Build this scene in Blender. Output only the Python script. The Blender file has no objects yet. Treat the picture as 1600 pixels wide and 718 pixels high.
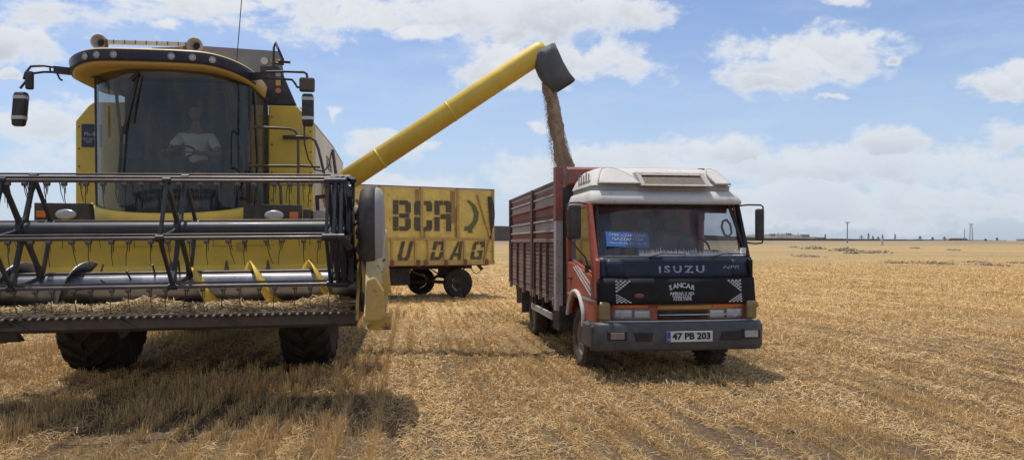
import bpy, bmesh, math, random
import numpy as np
from mathutils import Vector, Matrix

random.seed(7)
rng = np.random.default_rng(11)
D = bpy.data
S = bpy.context.scene
COL = S.collection
R = math.radians

# ------------------------------------------------------------------ camera
EYE = 1.70
cd = D.cameras.new('camera'); cam = D.objects.new('camera', cd); COL.objects.link(cam)
cam.location = (0, 0, EYE); cam.rotation_euler = (R(90), 0, 0)
cd.sensor_width = 36; cd.lens = 36 * 1155 / 1600
cd.shift_y = 19 / 1600
cd.clip_start = 0.1; cd.clip_end = 12000
S.camera = cam

# ------------------------------------------------------------------ sun, exposure
SUN_EL, SUN_AZ = 73.0, -41.0           # azimuth from +Y towards +X
sv = Vector((math.sin(R(SUN_AZ)) * math.cos(R(SUN_EL)), math.cos(R(SUN_AZ)) * math.cos(R(SUN_EL)), math.sin(R(SUN_EL))))
ld = D.lights.new('sun', 'SUN'); ld.energy = 3.6; ld.angle = R(0.53); ld.color = (1, .955, .88)
sun = D.objects.new('sun', ld); COL.objects.link(sun)
sun.rotation_euler = sv.to_track_quat('Z', 'Y').to_euler()
S.view_settings.view_transform = 'Standard'; S.view_settings.look = 'None'
S.view_settings.exposure = 0.0; S.view_settings.gamma = 1.0


# ------------------------------------------------------------------ node helper
class NT:
    def __init__(s, tree): s.t = tree; s.n = tree.nodes; s.l = tree.links
    def node(s, typ, **kw):
        n = s.n.new(typ)
        for k, v in kw.items(): setattr(n, k, v)
        return n
    def put(s, sock, v):
        if isinstance(v, bpy.types.NodeSocket): s.l.new(v, sock)
        elif v is not None:
            if isinstance(v, (tuple, list)) and len(v) == 3 and sock.type == 'RGBA': v = (*v, 1)
            sock.default_value = v
    def math(s, op, a, b=None, c=None, clamp=False):
        n = s.node('ShaderNodeMath', operation=op, use_clamp=clamp)
        s.put(n.inputs[0], a)
        if b is not None: s.put(n.inputs[1], b)
        if c is not None: s.put(n.inputs[2], c)
        return n.outputs[0]
    def vmath(s, op, a, b=None, out=0):
        n = s.node('ShaderNodeVectorMath', operation=op)
        s.put(n.inputs[0], a)
        if b is not None: s.put(n.inputs[1], b)
        return n.outputs[out]
    def comb(s, x, y, z):
        n = s.node('ShaderNodeCombineXYZ')
        s.put(n.inputs[0], x); s.put(n.inputs[1], y); s.put(n.inputs[2], z); return n.outputs[0]
    def mix(s, f, a, b, mode='MIX'):
        n = s.node('ShaderNodeMix', data_type='RGBA', blend_type=mode)
        s.put(n.inputs[0], f); s.put(n.inputs[6], a); s.put(n.inputs[7], b); return n.outputs[2]
    def ramp(s, f, lo, hi, a=0.0, b=1.0, smooth=True):
        n = s.node('ShaderNodeMapRange', interpolation_type='SMOOTHSTEP' if smooth else 'LINEAR')
        s.put(n.inputs[0], f); s.put(n.inputs[1], lo); s.put(n.inputs[2], hi); s.put(n.inputs[3], a); s.put(n.inputs[4], b)
        return n.outputs[0]
    def noise(s, vec, scale, detail=4, rough=.55, dist=0, out=0):
        n = s.node('ShaderNodeTexNoise')
        s.put(n.inputs['Vector'], vec); s.put(n.inputs['Scale'], scale); s.put(n.inputs['Detail'], detail)
        s.put(n.inputs['Roughness'], rough); s.put(n.inputs['Distortion'], dist); return n.outputs[out]


# ------------------------------------------------------------------ sky: Nishita and clouds by direction
W = D.worlds.new('World'); S.world = W; W.use_nodes = True
w = NT(W.node_tree); w.n.clear()
sky = w.node('ShaderNodeTexSky', sky_type='NISHITA', sun_disc=False, sun_elevation=R(SUN_EL), sun_rotation=R(SUN_AZ), altitude=500)
sky.air_density = 1.0; sky.dust_density = 1.6; sky.ozone_density = 1.0
dirv = w.node('ShaderNodeTexCoord').outputs['Generated']
sp = w.node('ShaderNodeSeparateXYZ'); w.put(sp.inputs[0], dirv)
dx, dy, dz = sp.outputs
yy = w.math('MAXIMUM', dy, 0.05)
u = w.math('DIVIDE', dx, yy); v = w.math('DIVIDE', dz, yy)
uv = w.comb(u, v, 0.0)
wob = w.vmath('SUBTRACT', w.noise(dirv, 9.0, 5, .6, out=1), (.5, .5, .5))
uvw = w.vmath('ADD', uv, w.vmath('MULTIPLY', wob, (.10, .06, 0)))
# cloud bodies: (pixel-free) u, v, half width, half height
def uvp(px, py, a, b): return ((px - 800) / 1155, (378 - py) / 1155, a / 1155, b / 1155)
BL = [uvp(*b) for b in [
    (180, 15, 190, 48), (40, 62, 90, 34), (60, 195, 130, 44), (120, 250, 190, 40), (250, 40, 60, 16),
    (560, 32, 180, 52), (760, 25, 230, 62), (930, 18, 140, 40), (660, 60, 120, 22),
    (850, 105, 165, 52), (930, 95, 90, 42), (770, 112, 90, 26),
    (850, 203, 40, 14), (510, 182, 24, 16), (600, 232, 90, 24), (640, 300, 150, 40),
    (1240, 98, 125, 56), (1300, 78, 88, 50), (1205, 122, 62, 20), (1297, 149, 24, 11), (1385, 88, 20, 12), (1310, 3, 46, 12),
    (1570, 130, 78, 26), (1600, 118, 40, 30), (1120, 235, 120, 32), (1390, 222, 90, 28), (1590, 205, 70, 34),
    (1000, 262, 260, 42), (1260, 262, 260, 36), (1500, 258, 240, 48), (860, 290, 130, 44), (1300, 310, 420, 52),
    (10, 116, 22, 9), (560, 330, 260, 34)]]
field = None; vmid = None
for cu, cv, a, b in BL:
    d = w.vmath('LENGTH', w.vmath('MULTIPLY', w.vmath('SUBTRACT', uvw, (cu, cv, 0)), (1 / a, 1 / b, 1)), out=1)
    e = w.math('SUBTRACT', 1.0, d)
    low = w.math('MULTIPLY', w.math('SUBTRACT', cv, v), 1 / b)          # +1 at a cloud's base
    if field is None: field, vmid = e, low
    else:
        n = w.math('GREATER_THAN', e, field)
        vmid = w.math('ADD', w.math('MULTIPLY', low, n), w.math('MULTIPLY', vmid, w.math('SUBTRACT', 1.0, n)))
        field = w.math('SMOOTH_MAX', e, field, 0.25)
front = w.math('MULTIPLY', w.ramp(dy, .25, .5), w.math('MULTIPLY', w.ramp(v, .42, .36), w.ramp(w.math('ABSOLUTE', u), .95, .78)))
# everywhere else: the same kind of scattered cumulus
g = w.comb(w.math('DIVIDE', dx, w.math('ADD', w.math('ABSOLUTE', dz), .25)), w.math('DIVIDE', dy, w.math('ADD', w.math('ABSOLUTE', dz), .25)), 0.0)
gen = w.math('MULTIPLY', w.math('SUBTRACT', w.noise(g, 1.7, 3, .5), .50), 6.0)
field = w.math('ADD', w.math('MULTIPLY', field, front), w.math('MULTIPLY', gen, w.math('SUBTRACT', 1.0, front)))
field = w.math('MINIMUM', field, .75)
flat = w.comb(dx, dy, w.math('MULTIPLY', dz, 1.7))
fb = w.noise(flat, 7.0, 10, .62, .4)
fb2 = w.noise(flat, 26.0, 8, .6, .2)
dens = w.math('ADD', field, w.math('ADD', w.math('MULTIPLY', w.math('SUBTRACT', fb, .5), 3.0), w.math('MULTIPLY', w.math('SUBTRACT', fb2, .5), 1.5)))
cover = w.ramp(dens, -.05, .55)
thick = w.ramp(dens, .1, .9)
base = w.ramp(vmid, -.5, .9)
puff = w.ramp(w.noise(flat, 14.0, 9, .6, .3), .35, .65)
grey = w.math('MULTIPLY', thick, w.math('ADD', w.math('MULTIPLY', base, .65), w.math('MULTIPLY', puff, .35)), clamp=True)
ccol = w.mix(grey, (7.1, 7.3, 7.6), (4.5, 4.85, 5.4))
haze = w.ramp(dz, .0, .33, 1.0, 0.0)
ccol = w.mix(w.math('MULTIPLY', haze, .45), ccol, (5.6, 6.2, 7.0))
streak = w.math('MULTIPLY', w.ramp(w.noise(w.vmath('MULTIPLY', dirv, (3, 3, 11)), 1.6, 8, .6), .42, .75), .35)
skyc = w.mix(1.0, sky.outputs[0], (1.08, 1.13, 1.27), 'MULTIPLY')
SKYMUL = w.n[-1]
skyc = w.mix(streak, skyc, (5.6, 6.3, 7.4))
skyc = w.mix(w.math('MULTIPLY', haze, .6), skyc, (4.7, 5.7, 7.3))
skyc = w.mix(w.math('MULTIPLY', cover, w.ramp(haze, .55, 1.0, .95, .75)), skyc, ccol)
bgd = w.node('ShaderNodeBackground'); w.put(bgd.inputs[0], skyc); bgd.inputs[1].default_value = 0.115
wo = w.node('ShaderNodeOutputWorld'); w.l.new(bgd.outputs[0], wo.inputs[0])


# ------------------------------------------------------------------ materials
def newmat(name):
    m = D.materials.new(name); m.use_nodes = True
    k = NT(m.node_tree); p = k.n['Principled BSDF']
    return m, k, p

def paint(name, col, rough=.5, metal=0, var=.18, dust=.25, dustcol=(.34, .26, .17), scale=2.2, rust=0, rustcol=(.12, .045, .02), bump=.15, fine=60, spec=.4, streak=0):
    m, k, p = newmat(name)
    oc = k.node('ShaderNodeTexCoord').outputs['Object']
    n1 = k.noise(oc, scale, 6, .6)
    c = k.mix(k.ramp(n1, .3, .7), tuple(x * (1 - var) for x in col), tuple(min(1, x * (1 + var * .6)) for x in col))
    if dust:
        n2 = k.noise(oc, scale * 2.7, 9, .7, .6)
        c = k.mix(k.ramp(n2, .35, .78, dust * .25, min(1, dust * 1.5)), c, dustcol)
    if streak:
        n4 = k.noise(k.vmath('MULTIPLY', oc, (7, 7, .7)), 2.0, 5, .6)
        c = k.mix(k.ramp(n4, .5, .75, 0, streak), c, tuple(x * .45 for x in rustcol) if not rust else rustcol)
    if rust:
        n3 = k.noise(oc, scale * 5, 8, .65, .3)
        c = k.mix(k.ramp(n3, .60 - rust * .14, .68, 0, .9), c, rustcol)
    k.put(p.inputs['Base Color'], c)
    f = k.noise(oc, fine, 4, .6)
    k.put(p.inputs['Roughness'], k.ramp(n1, .2, .8, max(.05, rough - .1), min(1, rough + .14)))
    p.inputs['Metallic'].default_value = metal
    p.inputs['Specular IOR Level'].default_value = spec
    if bump:
        b = k.node('ShaderNodeBump'); b.inputs['Strength'].default_value = bump; b.inputs['Distance'].default_value = .01
        k.put(b.inputs['Height'], k.math('ADD', k.math('MULTIPLY', f, .3), k.math('MULTIPLY', n1, .7)))
        k.l.new(b.outputs[0], p.inputs['Normal'])
    return m

def glass(name, tint, dust, dustcol=(.42, .40, .36), rough=.03):
    m = D.materials.new(name); m.use_nodes = True; k = NT(m.node_tree); k.n.clear()
    oc = k.node('ShaderNodeTexCoord').outputs['Object']
    tr = k.node('ShaderNodeBsdfTransparent'); tr.inputs[0].default_value = (*tint, 1)
    gl = k.node('ShaderNodeBsdfGlossy'); gl.inputs['Roughness'].default_value = rough
    df = k.node('ShaderNodeBsdfDiffuse'); df.inputs[0].default_value = (*dustcol, 1)
    fr = k.node('ShaderNodeFresnel'); fr.inputs[0].default_value = 1.5
    m1 = k.node('ShaderNodeMixShader'); k.put(m1.inputs[0], k.math('MINIMUM', k.math('MULTIPLY', fr.outputs[0], 1.1), .6))
    k.l.new(tr.outputs[0], m1.inputs[1]); k.l.new(gl.outputs[0], m1.inputs[2])
    m2 = k.node('ShaderNodeMixShader')
    k.put(m2.inputs[0], k.ramp(k.noise(k.vmath('MULTIPLY', oc, (3, 3, 1)), 2.4, 8, .65), .3, .8, dust * .35, dust * 1.5))
    k.l.new(m1.outputs[0], m2.inputs[1]); k.l.new(df.outputs[0], m2.inputs[2])
    o = k.node('ShaderNodeOutputMaterial'); k.l.new(m2.outputs[0], o.inputs[0])
    return m

M = {}
M['yellow'] = paint('harvester_yellow', (.82, .55, .07), .45, dust=.18, dustcol=(.50, .37, .16), var=.12, bump=.08)
M['yellow_worn'] = paint('worn_yellow', (.60, .36, .05), .5, dust=.45, rust=.35, var=.15)
M['cream'] = paint('dusty_cream', (.62, .50, .30), .5, dust=.3, var=.08, bump=.05)
M['roofyellow'] = paint('roof_yellow', (.64, .41, .09), .45, dust=.35, dustcol=(.5, .4, .24), var=.1, bump=.03)
M['black'] = paint('black_steel', (.022, .023, .028), .38, dust=.12, var=.2, bump=.08)
M['blackmat'] = paint('black_plastic', (.025, .025, .028), .6, dust=.16, var=.2)
M['navyband'] = paint('dark_band', (.02, .023, .045), .3, dust=.08, bump=.02)
M['rail'] = paint('brown_rail', (.075, .045, .035), .4, dust=.2, rust=.3)
M['bar'] = paint('worn_reel_bar', (.085, .068, .066), .4, metal=.3, dust=.2)
M['tine'] = paint('spring_steel', (.045, .04, .042), .4, metal=.5, dust=.1)
M['knob'] = paint('tine_clip', (.14, .12, .12), .45, metal=.4, dust=.1)
M['silver'] = paint('polished_auger', (.36, .37, .40), .42, metal=.92, dust=.12, dustcol=(.20, .14, .09), scale=3, bump=.2)
M['skid'] = paint('dirty_skid_plate', (.065, .052, .042), .65, dust=.4, dustcol=(.16, .115, .08), scale=3)
M['shield'] = paint('grey_shield', (.33, .31, .31), .42, dust=.25, var=.1)
M['horn'] = paint('aged_ivory_paint', (.42, .41, .40), .5, dust=.15)
M['flanksheen'] = paint('sky_sheen_side_paint', (.78, .69, .50), .45, dust=.15, var=.05, bump=.03)  # sky reflection on the right flank, painted in as a pale cream tone
M['divider'] = paint('worn_divider_paint', (.52, .40, .18), .55, dust=.25, rust=.08, scale=3.5)
M['letterworn'] = paint('flaking_white_letter', (.42, .43, .47), .6, dust=0, rust=1.35, rustcol=(.025, .035, .07), scale=7, bump=0)
M['dullamber'] = paint('dull_amber_lens', (.26, .18, .06), .3, dust=.3, bump=0)
M['reelblack'] = paint('reel_dark_paint', (.016, .018, .026), .42, dust=.07, bump=.06, spec=.45)
M['streakpaint'] = paint('rust_stained_yellow', (.40, .20, .075), .7, dust=.35, dustcol=(.45, .32, .12), rust=.35, rustcol=(.24, .08, .04), scale=3)
M['ventmesh'] = paint('brown_vent_mesh', (.13, .105, .085), .8, dust=.3, scale=6)
M['mud'] = paint('caked_soil', (.07, .05, .035), .95, dust=.3, fine=25, bump=.8)
M['tyre'] = paint('tyre_rubber', (.022, .020, .019), .85, dust=.35, dustcol=(.11, .085, .06), spec=.2)
M['tyredust'] = paint('dusty_tyre_rubber', (.04, .035, .032), .88, dust=.7, dustcol=(.16, .12, .09), spec=.2)
M['rim'] = paint('dusty_rim', (.20, .17, .14), .7, dust=.5, rust=.3)
M['white'] = paint('chalky_white_paint', (.60, .575, .53), .9, spec=.15, dust=.18, dustcol=(.5, .44, .36), rust=.05, rustcol=(.33, .30, .27), var=.08)
M['whiteworn'] = paint('peeling_white_paint', (.42, .39, .36), .8, dust=.3, rust=.35, rustcol=(.2, .17, .15))
M['red'] = paint('faded_red_paint', (.42, .062, .032), .45, dust=.22, var=.15, rust=.1)
M['redorange'] = paint('orange_red_paint', (.66, .14, .025), .4, dust=.12)
M['bedred'] = paint('bed_red_paint', (.25, .05, .033), .6, dust=.32, dustcol=(.30, .24, .21), rust=.2, scale=4)
M['beddark'] = paint('bed_dark_red', (.10, .045, .042), .65, dust=.3, dustcol=(.24, .19, .17), rust=.25, scale=4)
M['bedgrey'] = paint('bed_grey_paint', (.42, .39, .38), .6, dust=.3, rust=.15, scale=4)
M['bedslat'] = paint('bed_slat_brown', (.27, .165, .135), .75, dust=.4, dustcol=(.34, .28, .25), rust=.3, scale=5)
M['bedside'] = paint('bed_front_dark', (.05, .045, .055), .6, dust=.15)
M['navy'] = paint('navy_panel', (.013, .021, .048), .42, dust=.04, spec=.25, bump=.04)
M['vinyl'] = paint('black_vinyl', (.011, .011, .013), .65, dust=.03, spec=.2, bump=.3, fine=14)
M['bumper'] = paint('grey_plastic_bumper', (.050, .054, .062), .55, dust=.12, bump=.1)
M['darkhole'] = paint('dark_recess', (.012, .012, .013), .8, dust=.1)
M['chrome'] = paint('chrome', (.62, .62, .62), .25, metal=.9, dust=.1, bump=0)
M['whitetrim'] = paint('white_trim', (.62, .60, .57), .5, dust=.1)
M['amber'] = paint('amber_lens', (.50, .30, .05), .2, dust=.25, bump=0)
M['orange'] = paint('orange_lens', (.60, .16, .03), .2, dust=.1, bump=0)
M['lens'] = paint('lamp_lens', (.55, .54, .52), .12, dust=.2, bump=.4, fine=140)
M['lensglass'] = paint('frosted_lamp_lens', (.42, .42, .44), .15, metal=.3, dust=.1, bump=.5, fine=100)
M['plate'] = paint('plate_white', (.62, .62, .60), .45, dust=.12, bump=0)
M['plateblue'] = paint('plate_blue', (.02, .06, .35), .45, dust=.05, bump=0)
M['ink'] = paint('plate_ink', (.012, .012, .014), .5, dust=0, bump=0)
M['letter'] = paint('white_letter', (.60, .60, .62), .5, dust=.2, rust=.3, rustcol=(.05, .06, .09), scale=9, bump=0)
M['stencil'] = paint('stencil_grey', (.05, .055, .052), .6, dust=.22, dustcol=(.34, .25, .09), rust=.18, rustcol=(.40, .27, .07), scale=4)
M['green'] = paint('green_mark', (.06, .11, .06), .6, dust=.35, dustcol=(.34, .27, .09), scale=3)
M['tryellow'] = paint('trailer_yellow', (.80, .59, .15), .62, dust=.26, dustcol=(.54, .40, .17), rust=.10, rustcol=(.28, .11, .04), scale=2.4, streak=.25)
M['tryellow2'] = paint('trailer_rail_yellow', (.54, .38, .13), .62, dust=.35, rust=.35, rustcol=(.16, .055, .03), scale=4)
M['rustred'] = paint('rusty_primer', (.22, .07, .035), .75, dust=.25, rust=.2)
M['chassis'] = paint('black_chassis', (.016, .016, .018), .7, dust=.15)
M['canvas'] = paint('grey_rubber_boot', (.085, .09, .105), .6, dust=.18, bump=.4, fine=9)
M['grain'] = paint('falling_wheat', (.42, .28, .175), .9, var=.35, dust=.2, bump=1.0, fine=90, scale=9)
M['skin'] = paint('skin', (.28, .14, .085), .55, dust=0, bump=0)
M['shirt'] = paint('white_cotton', (.75, .70, .62), .9, dust=.05)
M['hair'] = paint('dark_hair', (.015, .012, .01), .8, dust=0)
M['trouser'] = paint('dark_trousers', (.03, .035, .05), .9, dust=.1)
M['seat'] = paint('seat_fabric', (.07, .09, .15), .9, dust=.1)
M['interior'] = paint('cab_interior', (.045, .045, .048), .8, dust=.15)
M['redcloth'] = paint('dark_red_lining', (.22, .045, .04), .85, dust=.15)
M['fringe'] = paint('white_fringe', (.80, .78, .74), .9, dust=.2)
M['signblue'] = paint('blue_card', (.03, .14, .42), .4, dust=.08, bump=0)
M['signnavy'] = paint('navy_sticker', (.02, .03, .07), .4, dust=.1, bump=0)
M['tankgrey'] = paint('grey_tank_sheet', (.22, .22, .24), .4, dust=.2)
M['glass_cab'] = glass('tinted_cab_glass', (.68, .72, .71), .09, (.24, .26, .28))
M['glass_side'] = glass('dusty_side_glass', (.42, .44, .36), .28, (.30, .27, .18))
M['glass_truck'] = glass('truck_glass', (.70, .72, .76), .055, (.34, .34, .37))
M['stone'] = paint('field_stone', (.42, .34, .23), .95, var=.35, dust=.3, scale=1.3)
M['stonewall'] = paint('dark_stone_wall', (.095, .09, .088), .95, var=.3, dust=.2, scale=.05, bump=0)
M['hill'] = paint('far_hill_soil', (.13, .135, .125), 1, var=.2, dust=.2, scale=.02, bump=0)
M['housewall'] = paint('far_house_wall', (.36, .36, .36), .9, dust=.2, scale=.3)
M['whitewall'] = paint('far_white_wall', (.6, .58, .55), .9, dust=.2, scale=.3)
M['roof'] = paint('far_roof', (.26, .24, .22), .9, dust=.1, scale=.3)
M['window'] = paint('far_window', (.05, .06, .07), .3, dust=0, bump=0)
M['leaf'] = paint('conifer_leaf', (.045, .065, .045), .9, var=.5, dust=.15, dustcol=(.10, .10, .08), scale=.8)
M['bark'] = paint('bark', (.09, .065, .045), .95, scale=3)
M['concrete'] = paint('pole_concrete', (.26, .26, .26), .9, dust=.1)


# ------------------------------------------------------------------ mesh builder
def ortho(d):
    d = Vector(d).normalized()
    a = Vector((0, 0, 1)) if abs(d.z) < .9 else Vector((0, 1, 0))
    x = a.cross(d).normalized(); return x, d.cross(x).normalized(), d

class MB:
    def __init__(s): s.v = []; s.f = []; s.sm = []
    def add(s, vs, fs, smooth=False):
        o = len(s.v); s.v += [tuple(p) for p in vs]
        s.f += [tuple(i + o for i in f) for f in fs]; s.sm += [smooth] * len(fs); return s
    def box(s, x0, x1, y0, y1, z0, z1):
        v = [(x, y, z) for z in (z0, z1) for y in (y0, y1) for x in (x0, x1)]
        return s.add(v, [(0, 2, 3, 1), (4, 5, 7, 6), (0, 1, 5, 4), (2, 6, 7, 3), (0, 4, 6, 2), (1, 3, 7, 5)])
    def beam(s, p0, p1, w, h, up=(0, 0, 1)):
        p0, p1 = Vector(p0), Vector(p1); d = (p1 - p0).normalized(); up = Vector(up)
        if abs(d.dot(up)) > .95: up = Vector((0, 1, 0))
        x = d.cross(up).normalized() * w / 2; z = x.cross(d).normalized() * h / 2
        v = [p + a * x + b * z for p in (p0, p1) for a, b in ((-1, -1), (1, -1), (1, 1), (-1, 1))]
        return s.add(v, [(3, 2, 1, 0), (4, 5, 6, 7), (0, 1, 5, 4), (1, 2, 6, 5), (2, 3, 7, 6), (3, 0, 4, 7)])
    def cyl(s, p0, p1, r0, r1=None, n=16, caps=True):
        r1 = r0 if r1 is None else r1; p0, p1 = Vector(p0), Vector(p1); x, y, d = ortho(p1 - p0)
        v = []
        for p, r in ((p0, r0), (p1, r1)):
            v += [p + (x * math.cos(t) + y * math.sin(t)) * r for t in [2 * math.pi * i / n for i in range(n)]]
        s.add(v, [(i, (i + 1) % n, n + (i + 1) % n, n + i) for i in range(n)], True)
        if caps:
            s.add(v[:n], [tuple(reversed(range(n)))]); s.add(v[n:], [tuple(range(n))])
        return s
    def tube(s, pts, r, n=8, closed=False):
        pts = [Vector(p) for p in pts]; m = len(pts); v = []; x = None
        for i, p in enumerate(pts):
            a = pts[i - 1] if (i > 0 or closed) else p; b = pts[(i + 1) % m] if (i < m - 1 or closed) else p
            t = (b - a).normalized()
            if x is None: x, y, _ = ortho(t)
            else:
                x = (x - t * x.dot(t)).normalized(); y = t.cross(x)
            rr = r[i] if isinstance(r, (list, tuple)) else r
            v += [p + (x * math.cos(q) + y * math.sin(q)) * rr for q in [2 * math.pi * j / n for j in range(n)]]
        f = []
        for i in range(m if closed else m - 1):
            for j in range(n):
                k = (i + 1) % m
                f.append((i * n + j, i * n + (j + 1) % n, k * n + (j + 1) % n, k * n + j))
        s.add(v, f, True)
        if not closed:
            s.add(v[:n], [tuple(reversed(range(n)))]); s.add(v[-n:], [tuple(range(n))])
        return s
    def lathe(s, prof, c, axis=(1, 0, 0), n=32, caps=False):
        c = Vector(c); x, y, d = ortho(axis); v = []
        for r, a in prof:
            v += [c + d * a + (x * math.cos(t) + y * math.sin(t)) * r for t in [2 * math.pi * i / n for i in range(n)]]
        m = len(prof)
        s.add(v, [(i * n + j, i * n + (j + 1) % n, (i + 1) * n + (j + 1) % n, (i + 1) * n + j) for i in range(m - 1) for j in range(n)], True)
        if caps: s.add(v[:n], [tuple(reversed(range(n)))]); s.add(v[-n:], [tuple(range(n))])
        return s
    def prism(s, poly, ax, t0, t1):
        n = len(poly)
        def P(a, b, t): return {'x': (t, a, b), 'y': (a, t, b), 'z': (a, b, t)}[ax]
        v = [P(a, b, t0) for a, b in poly] + [P(a, b, t1) for a, b in poly]
        return s.add(v, [tuple(range(n)), tuple(reversed(range(n, 2 * n)))] + [(i, n + i, n + (i + 1) % n, (i + 1) % n) for i in range(n)])
    def grid(s, rows, smooth=True, close=False):
        m, n = len(rows), len(rows[0]); v = [p for r in rows for p in r]
        f = [(i * n + j, i * n + (j + 1) % n, (i + 1) * n + (j + 1) % n, (i + 1) * n + j) for i in range(m - 1) for j in range(n if close else n - 1)]
        return s.add(v, f, smooth)
    def loft(s, rings, smooth=True):
        s.grid(rings, smooth, True); s.add(rings[0], [tuple(reversed(range(len(rings[0]))))]); s.add(rings[-1], [tuple(range(len(rings[-1])))]); return s
    def ball(s, c, r, n=12, m=8, sc=(1, 1, 1)):
        rows = []
        for i in range(m + 1):
            t = math.pi * i / m
            rows.append([(c[0] + r * sc[0] * math.sin(t) * math.cos(q), c[1] + r * sc[1] * math.sin(t) * math.sin(q), c[2] - r * sc[2] * math.cos(t)) for q in [2 * math.pi * j / n for j in range(n)]])
        return s.grid(rows, True, True)
    def mesh(s, name, mat):
        me = D.meshes.new(name); me.from_pydata(s.v, [], s.f)
        me.polygons.foreach_set('use_smooth', s.sm)
        me.materials.append(M[mat] if isinstance(mat, str) else mat)
        bm = bmesh.new(); bm.from_mesh(me); bmesh.ops.remove_doubles(bm, verts=bm.verts, dist=1e-5) if False else None
        bmesh.ops.recalc_face_normals(bm, faces=bm.faces); bm.to_mesh(me); bm.free(); me.update(); return me
    def build(s, name, mat, parent=None, bev=0, solid=0, loc=None, sub=0):
        o = D.objects.new(name, s.mesh(name, mat)); COL.objects.link(o)
        if parent: o.parent = parent
        if loc: o.location = loc
        if solid:
            q = o.modifiers.new('thickness', 'SOLIDIFY'); q.thickness = solid; q.offset = 0
        if bev:
            q = o.modifiers.new('bevel', 'BEVEL'); q.width = bev; q.segments = 2; q.limit_method = 'ANGLE'; q.angle_limit = R(35)
        if sub:
            q = o.modifiers.new('sub', 'SUBSURF'); q.levels = q.render_levels = sub
        return o

def tag(o, label=None, cat=None, group=None, kind=None):
    for k_, v_ in (('label', label), ('category', cat), ('group', group), ('kind', kind)):
        if v_: o[k_] = v_
    return o
def empty(name, loc, rz=0):
    o = D.objects.new(name, None); COL.objects.link(o); o.location = loc; o.rotation_euler = (0, 0, R(rz)); o.empty_display_size = .2; return o
def inst(name, me, parent, loc=(0, 0, 0), rot=(0, 0, 0), scale=None):
    o = D.objects.new(name, me); COL.objects.link(o); o.parent = parent; o.location = loc; o.rotation_euler = rot
    if scale: o.scale = scale
    return o
def text(s, name, mat, parent, loc, rot, h, wid=None, shear=0, ext=.002, off=0, space=1.0, line=1.0):
    cu = D.curves.new(name, 'FONT'); cu.body = s; cu.size = h / .72; cu.extrude = ext; cu.offset = off; cu.shear = shear
    cu.align_x = 'CENTER'; cu.align_y = 'CENTER'; cu.resolution_u = 2; cu.space_character = space; cu.space_line = line
    t = D.objects.new('tmp', cu); COL.objects.link(t)
    me = D.meshes.new_from_object(t.evaluated_get(bpy.context.evaluated_depsgraph_get()))
    D.objects.remove(t); me.name = name; me.materials.clear(); me.materials.append(M[mat])
    o = inst(name, me, parent, loc, rot)
    if wid:
        xs = [q.co.x for q in me.vertices]; k = wid / (max(xs) - min(xs)); o.scale = (k, 1, 1)
    return o
def arcpts(fn, n): return [fn(i / (n - 1)) for i in range(n)]

def tyre(mb, c, r, wdt, n=40, rimr=.55, ax=(1, 0, 0)):
    h = wdt / 2; ri = r * rimr
    mb.lathe([(ri, -h * .62), (ri + (r - ri) * .25, -h * .92), (ri + (r - ri) * .6, -h), (r - .05, -h * .93), (r - .01, -h * .8), (r, 0),
              (r - .01, h * .8), (r - .05, h * .93), (ri + (r - ri) * .6, h), (ri + (r - ri) * .25, h * .92), (ri, h * .62)], c, ax, n)
def rimdisc(mb, c, r, wdt, side, n=28, dish=.06):
    s_ = side
    mb.lathe([(r, s_ * wdt / 2 * .66), (r * .93, s_ * wdt / 2 * .66), (r * .88, s_ * (wdt / 2 * .55)), (r * .7, s_ * (wdt / 2 * .3)), (r * .45, s_ * (wdt / 2 * .3 + dish)),
              (r * .22, s_ * (wdt / 2 * .3 + dish)), (r * .2, s_ * (wdt / 2 * .3 + dish + .05)), (.001, s_ * (wdt / 2 * .3 + dish + .05))], c, (1, 0, 0), n)
    mb.lathe([(r, -wdt * .32), (r, wdt * .32)], c, (1, 0, 0), n)

# ================================================================== COMBINE HARVESTER
YAW = 7.8
CO = Vector((-4.27, 10.05, 0))
H = tag(empty('combine_harvester', CO, YAW), 'big yellow combine harvester with black reel raised over the stubble', 'combine harvester')
cy_, sy_ = math.cos(R(YAW)), math.sin(R(YAW))
def loc_of(X, Y, Z, O=CO):
    a, b = X - O.x, Y - O.y; return Vector((a * cy_ + b * sy_, -a * sy_ + b * cy_, Z))

# --- cab roof with dark lamp band
def roof_ring(inset, z, n=56, drop=.10):
    pts = []
    for i in range(n):
        t = 2 * math.pi * i / n
        c_, s_ = math.cos(t), math.sin(t)
        x = -.22 + (1.10 - inset) * math.copysign(abs(c_) ** .62, c_)
        if s_ < 0: y = -.42 - (.86 - inset) * abs(s_) ** .8
        else: y = -.42 + (1.15 - inset) * abs(s_) ** .35
        zz = z - drop * max(0, (abs(x + .22) - .55) / .55) ** 2
        pts.append((x, y, zz))
    return pts
r = MB(); r.loft([roof_ring(.26, 3.80), roof_ring(.13, 3.795), roof_ring(.05, 3.80), roof_ring(.02, 3.825), roof_ring(.0, 3.97), roof_ring(.02, 3.995), roof_ring(.14, 4.015), roof_ring(.45, 4.03)])
cabroof = r.build('cab_roof', 'roofyellow', H)
def band_pt(t, z, push=.012):
    c_, s_ = math.cos(t), math.sin(t)
    k = .02 - (z - 3.84) / .13 * .02 if z < 3.97 else 0
    x = -.22 + (1.10 - k + push) * math.copysign(abs(c_) ** .62, c_)
    y = -.42 - (.86 - k + push) * abs(s_) ** .8
    return (x, y, z - .10 * max(0, (abs(x + .22) - .55) / .55) ** 2)
b = MB(); N_ = 60
b.grid([[band_pt(math.pi * (1.03 + .94 * i / N_), z) for i in range(N_ + 1)] for z in (3.838, 3.87, 3.93, 3.972)])
b.build('lamp_band', 'navyband', cabroof, solid=.012)
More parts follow.
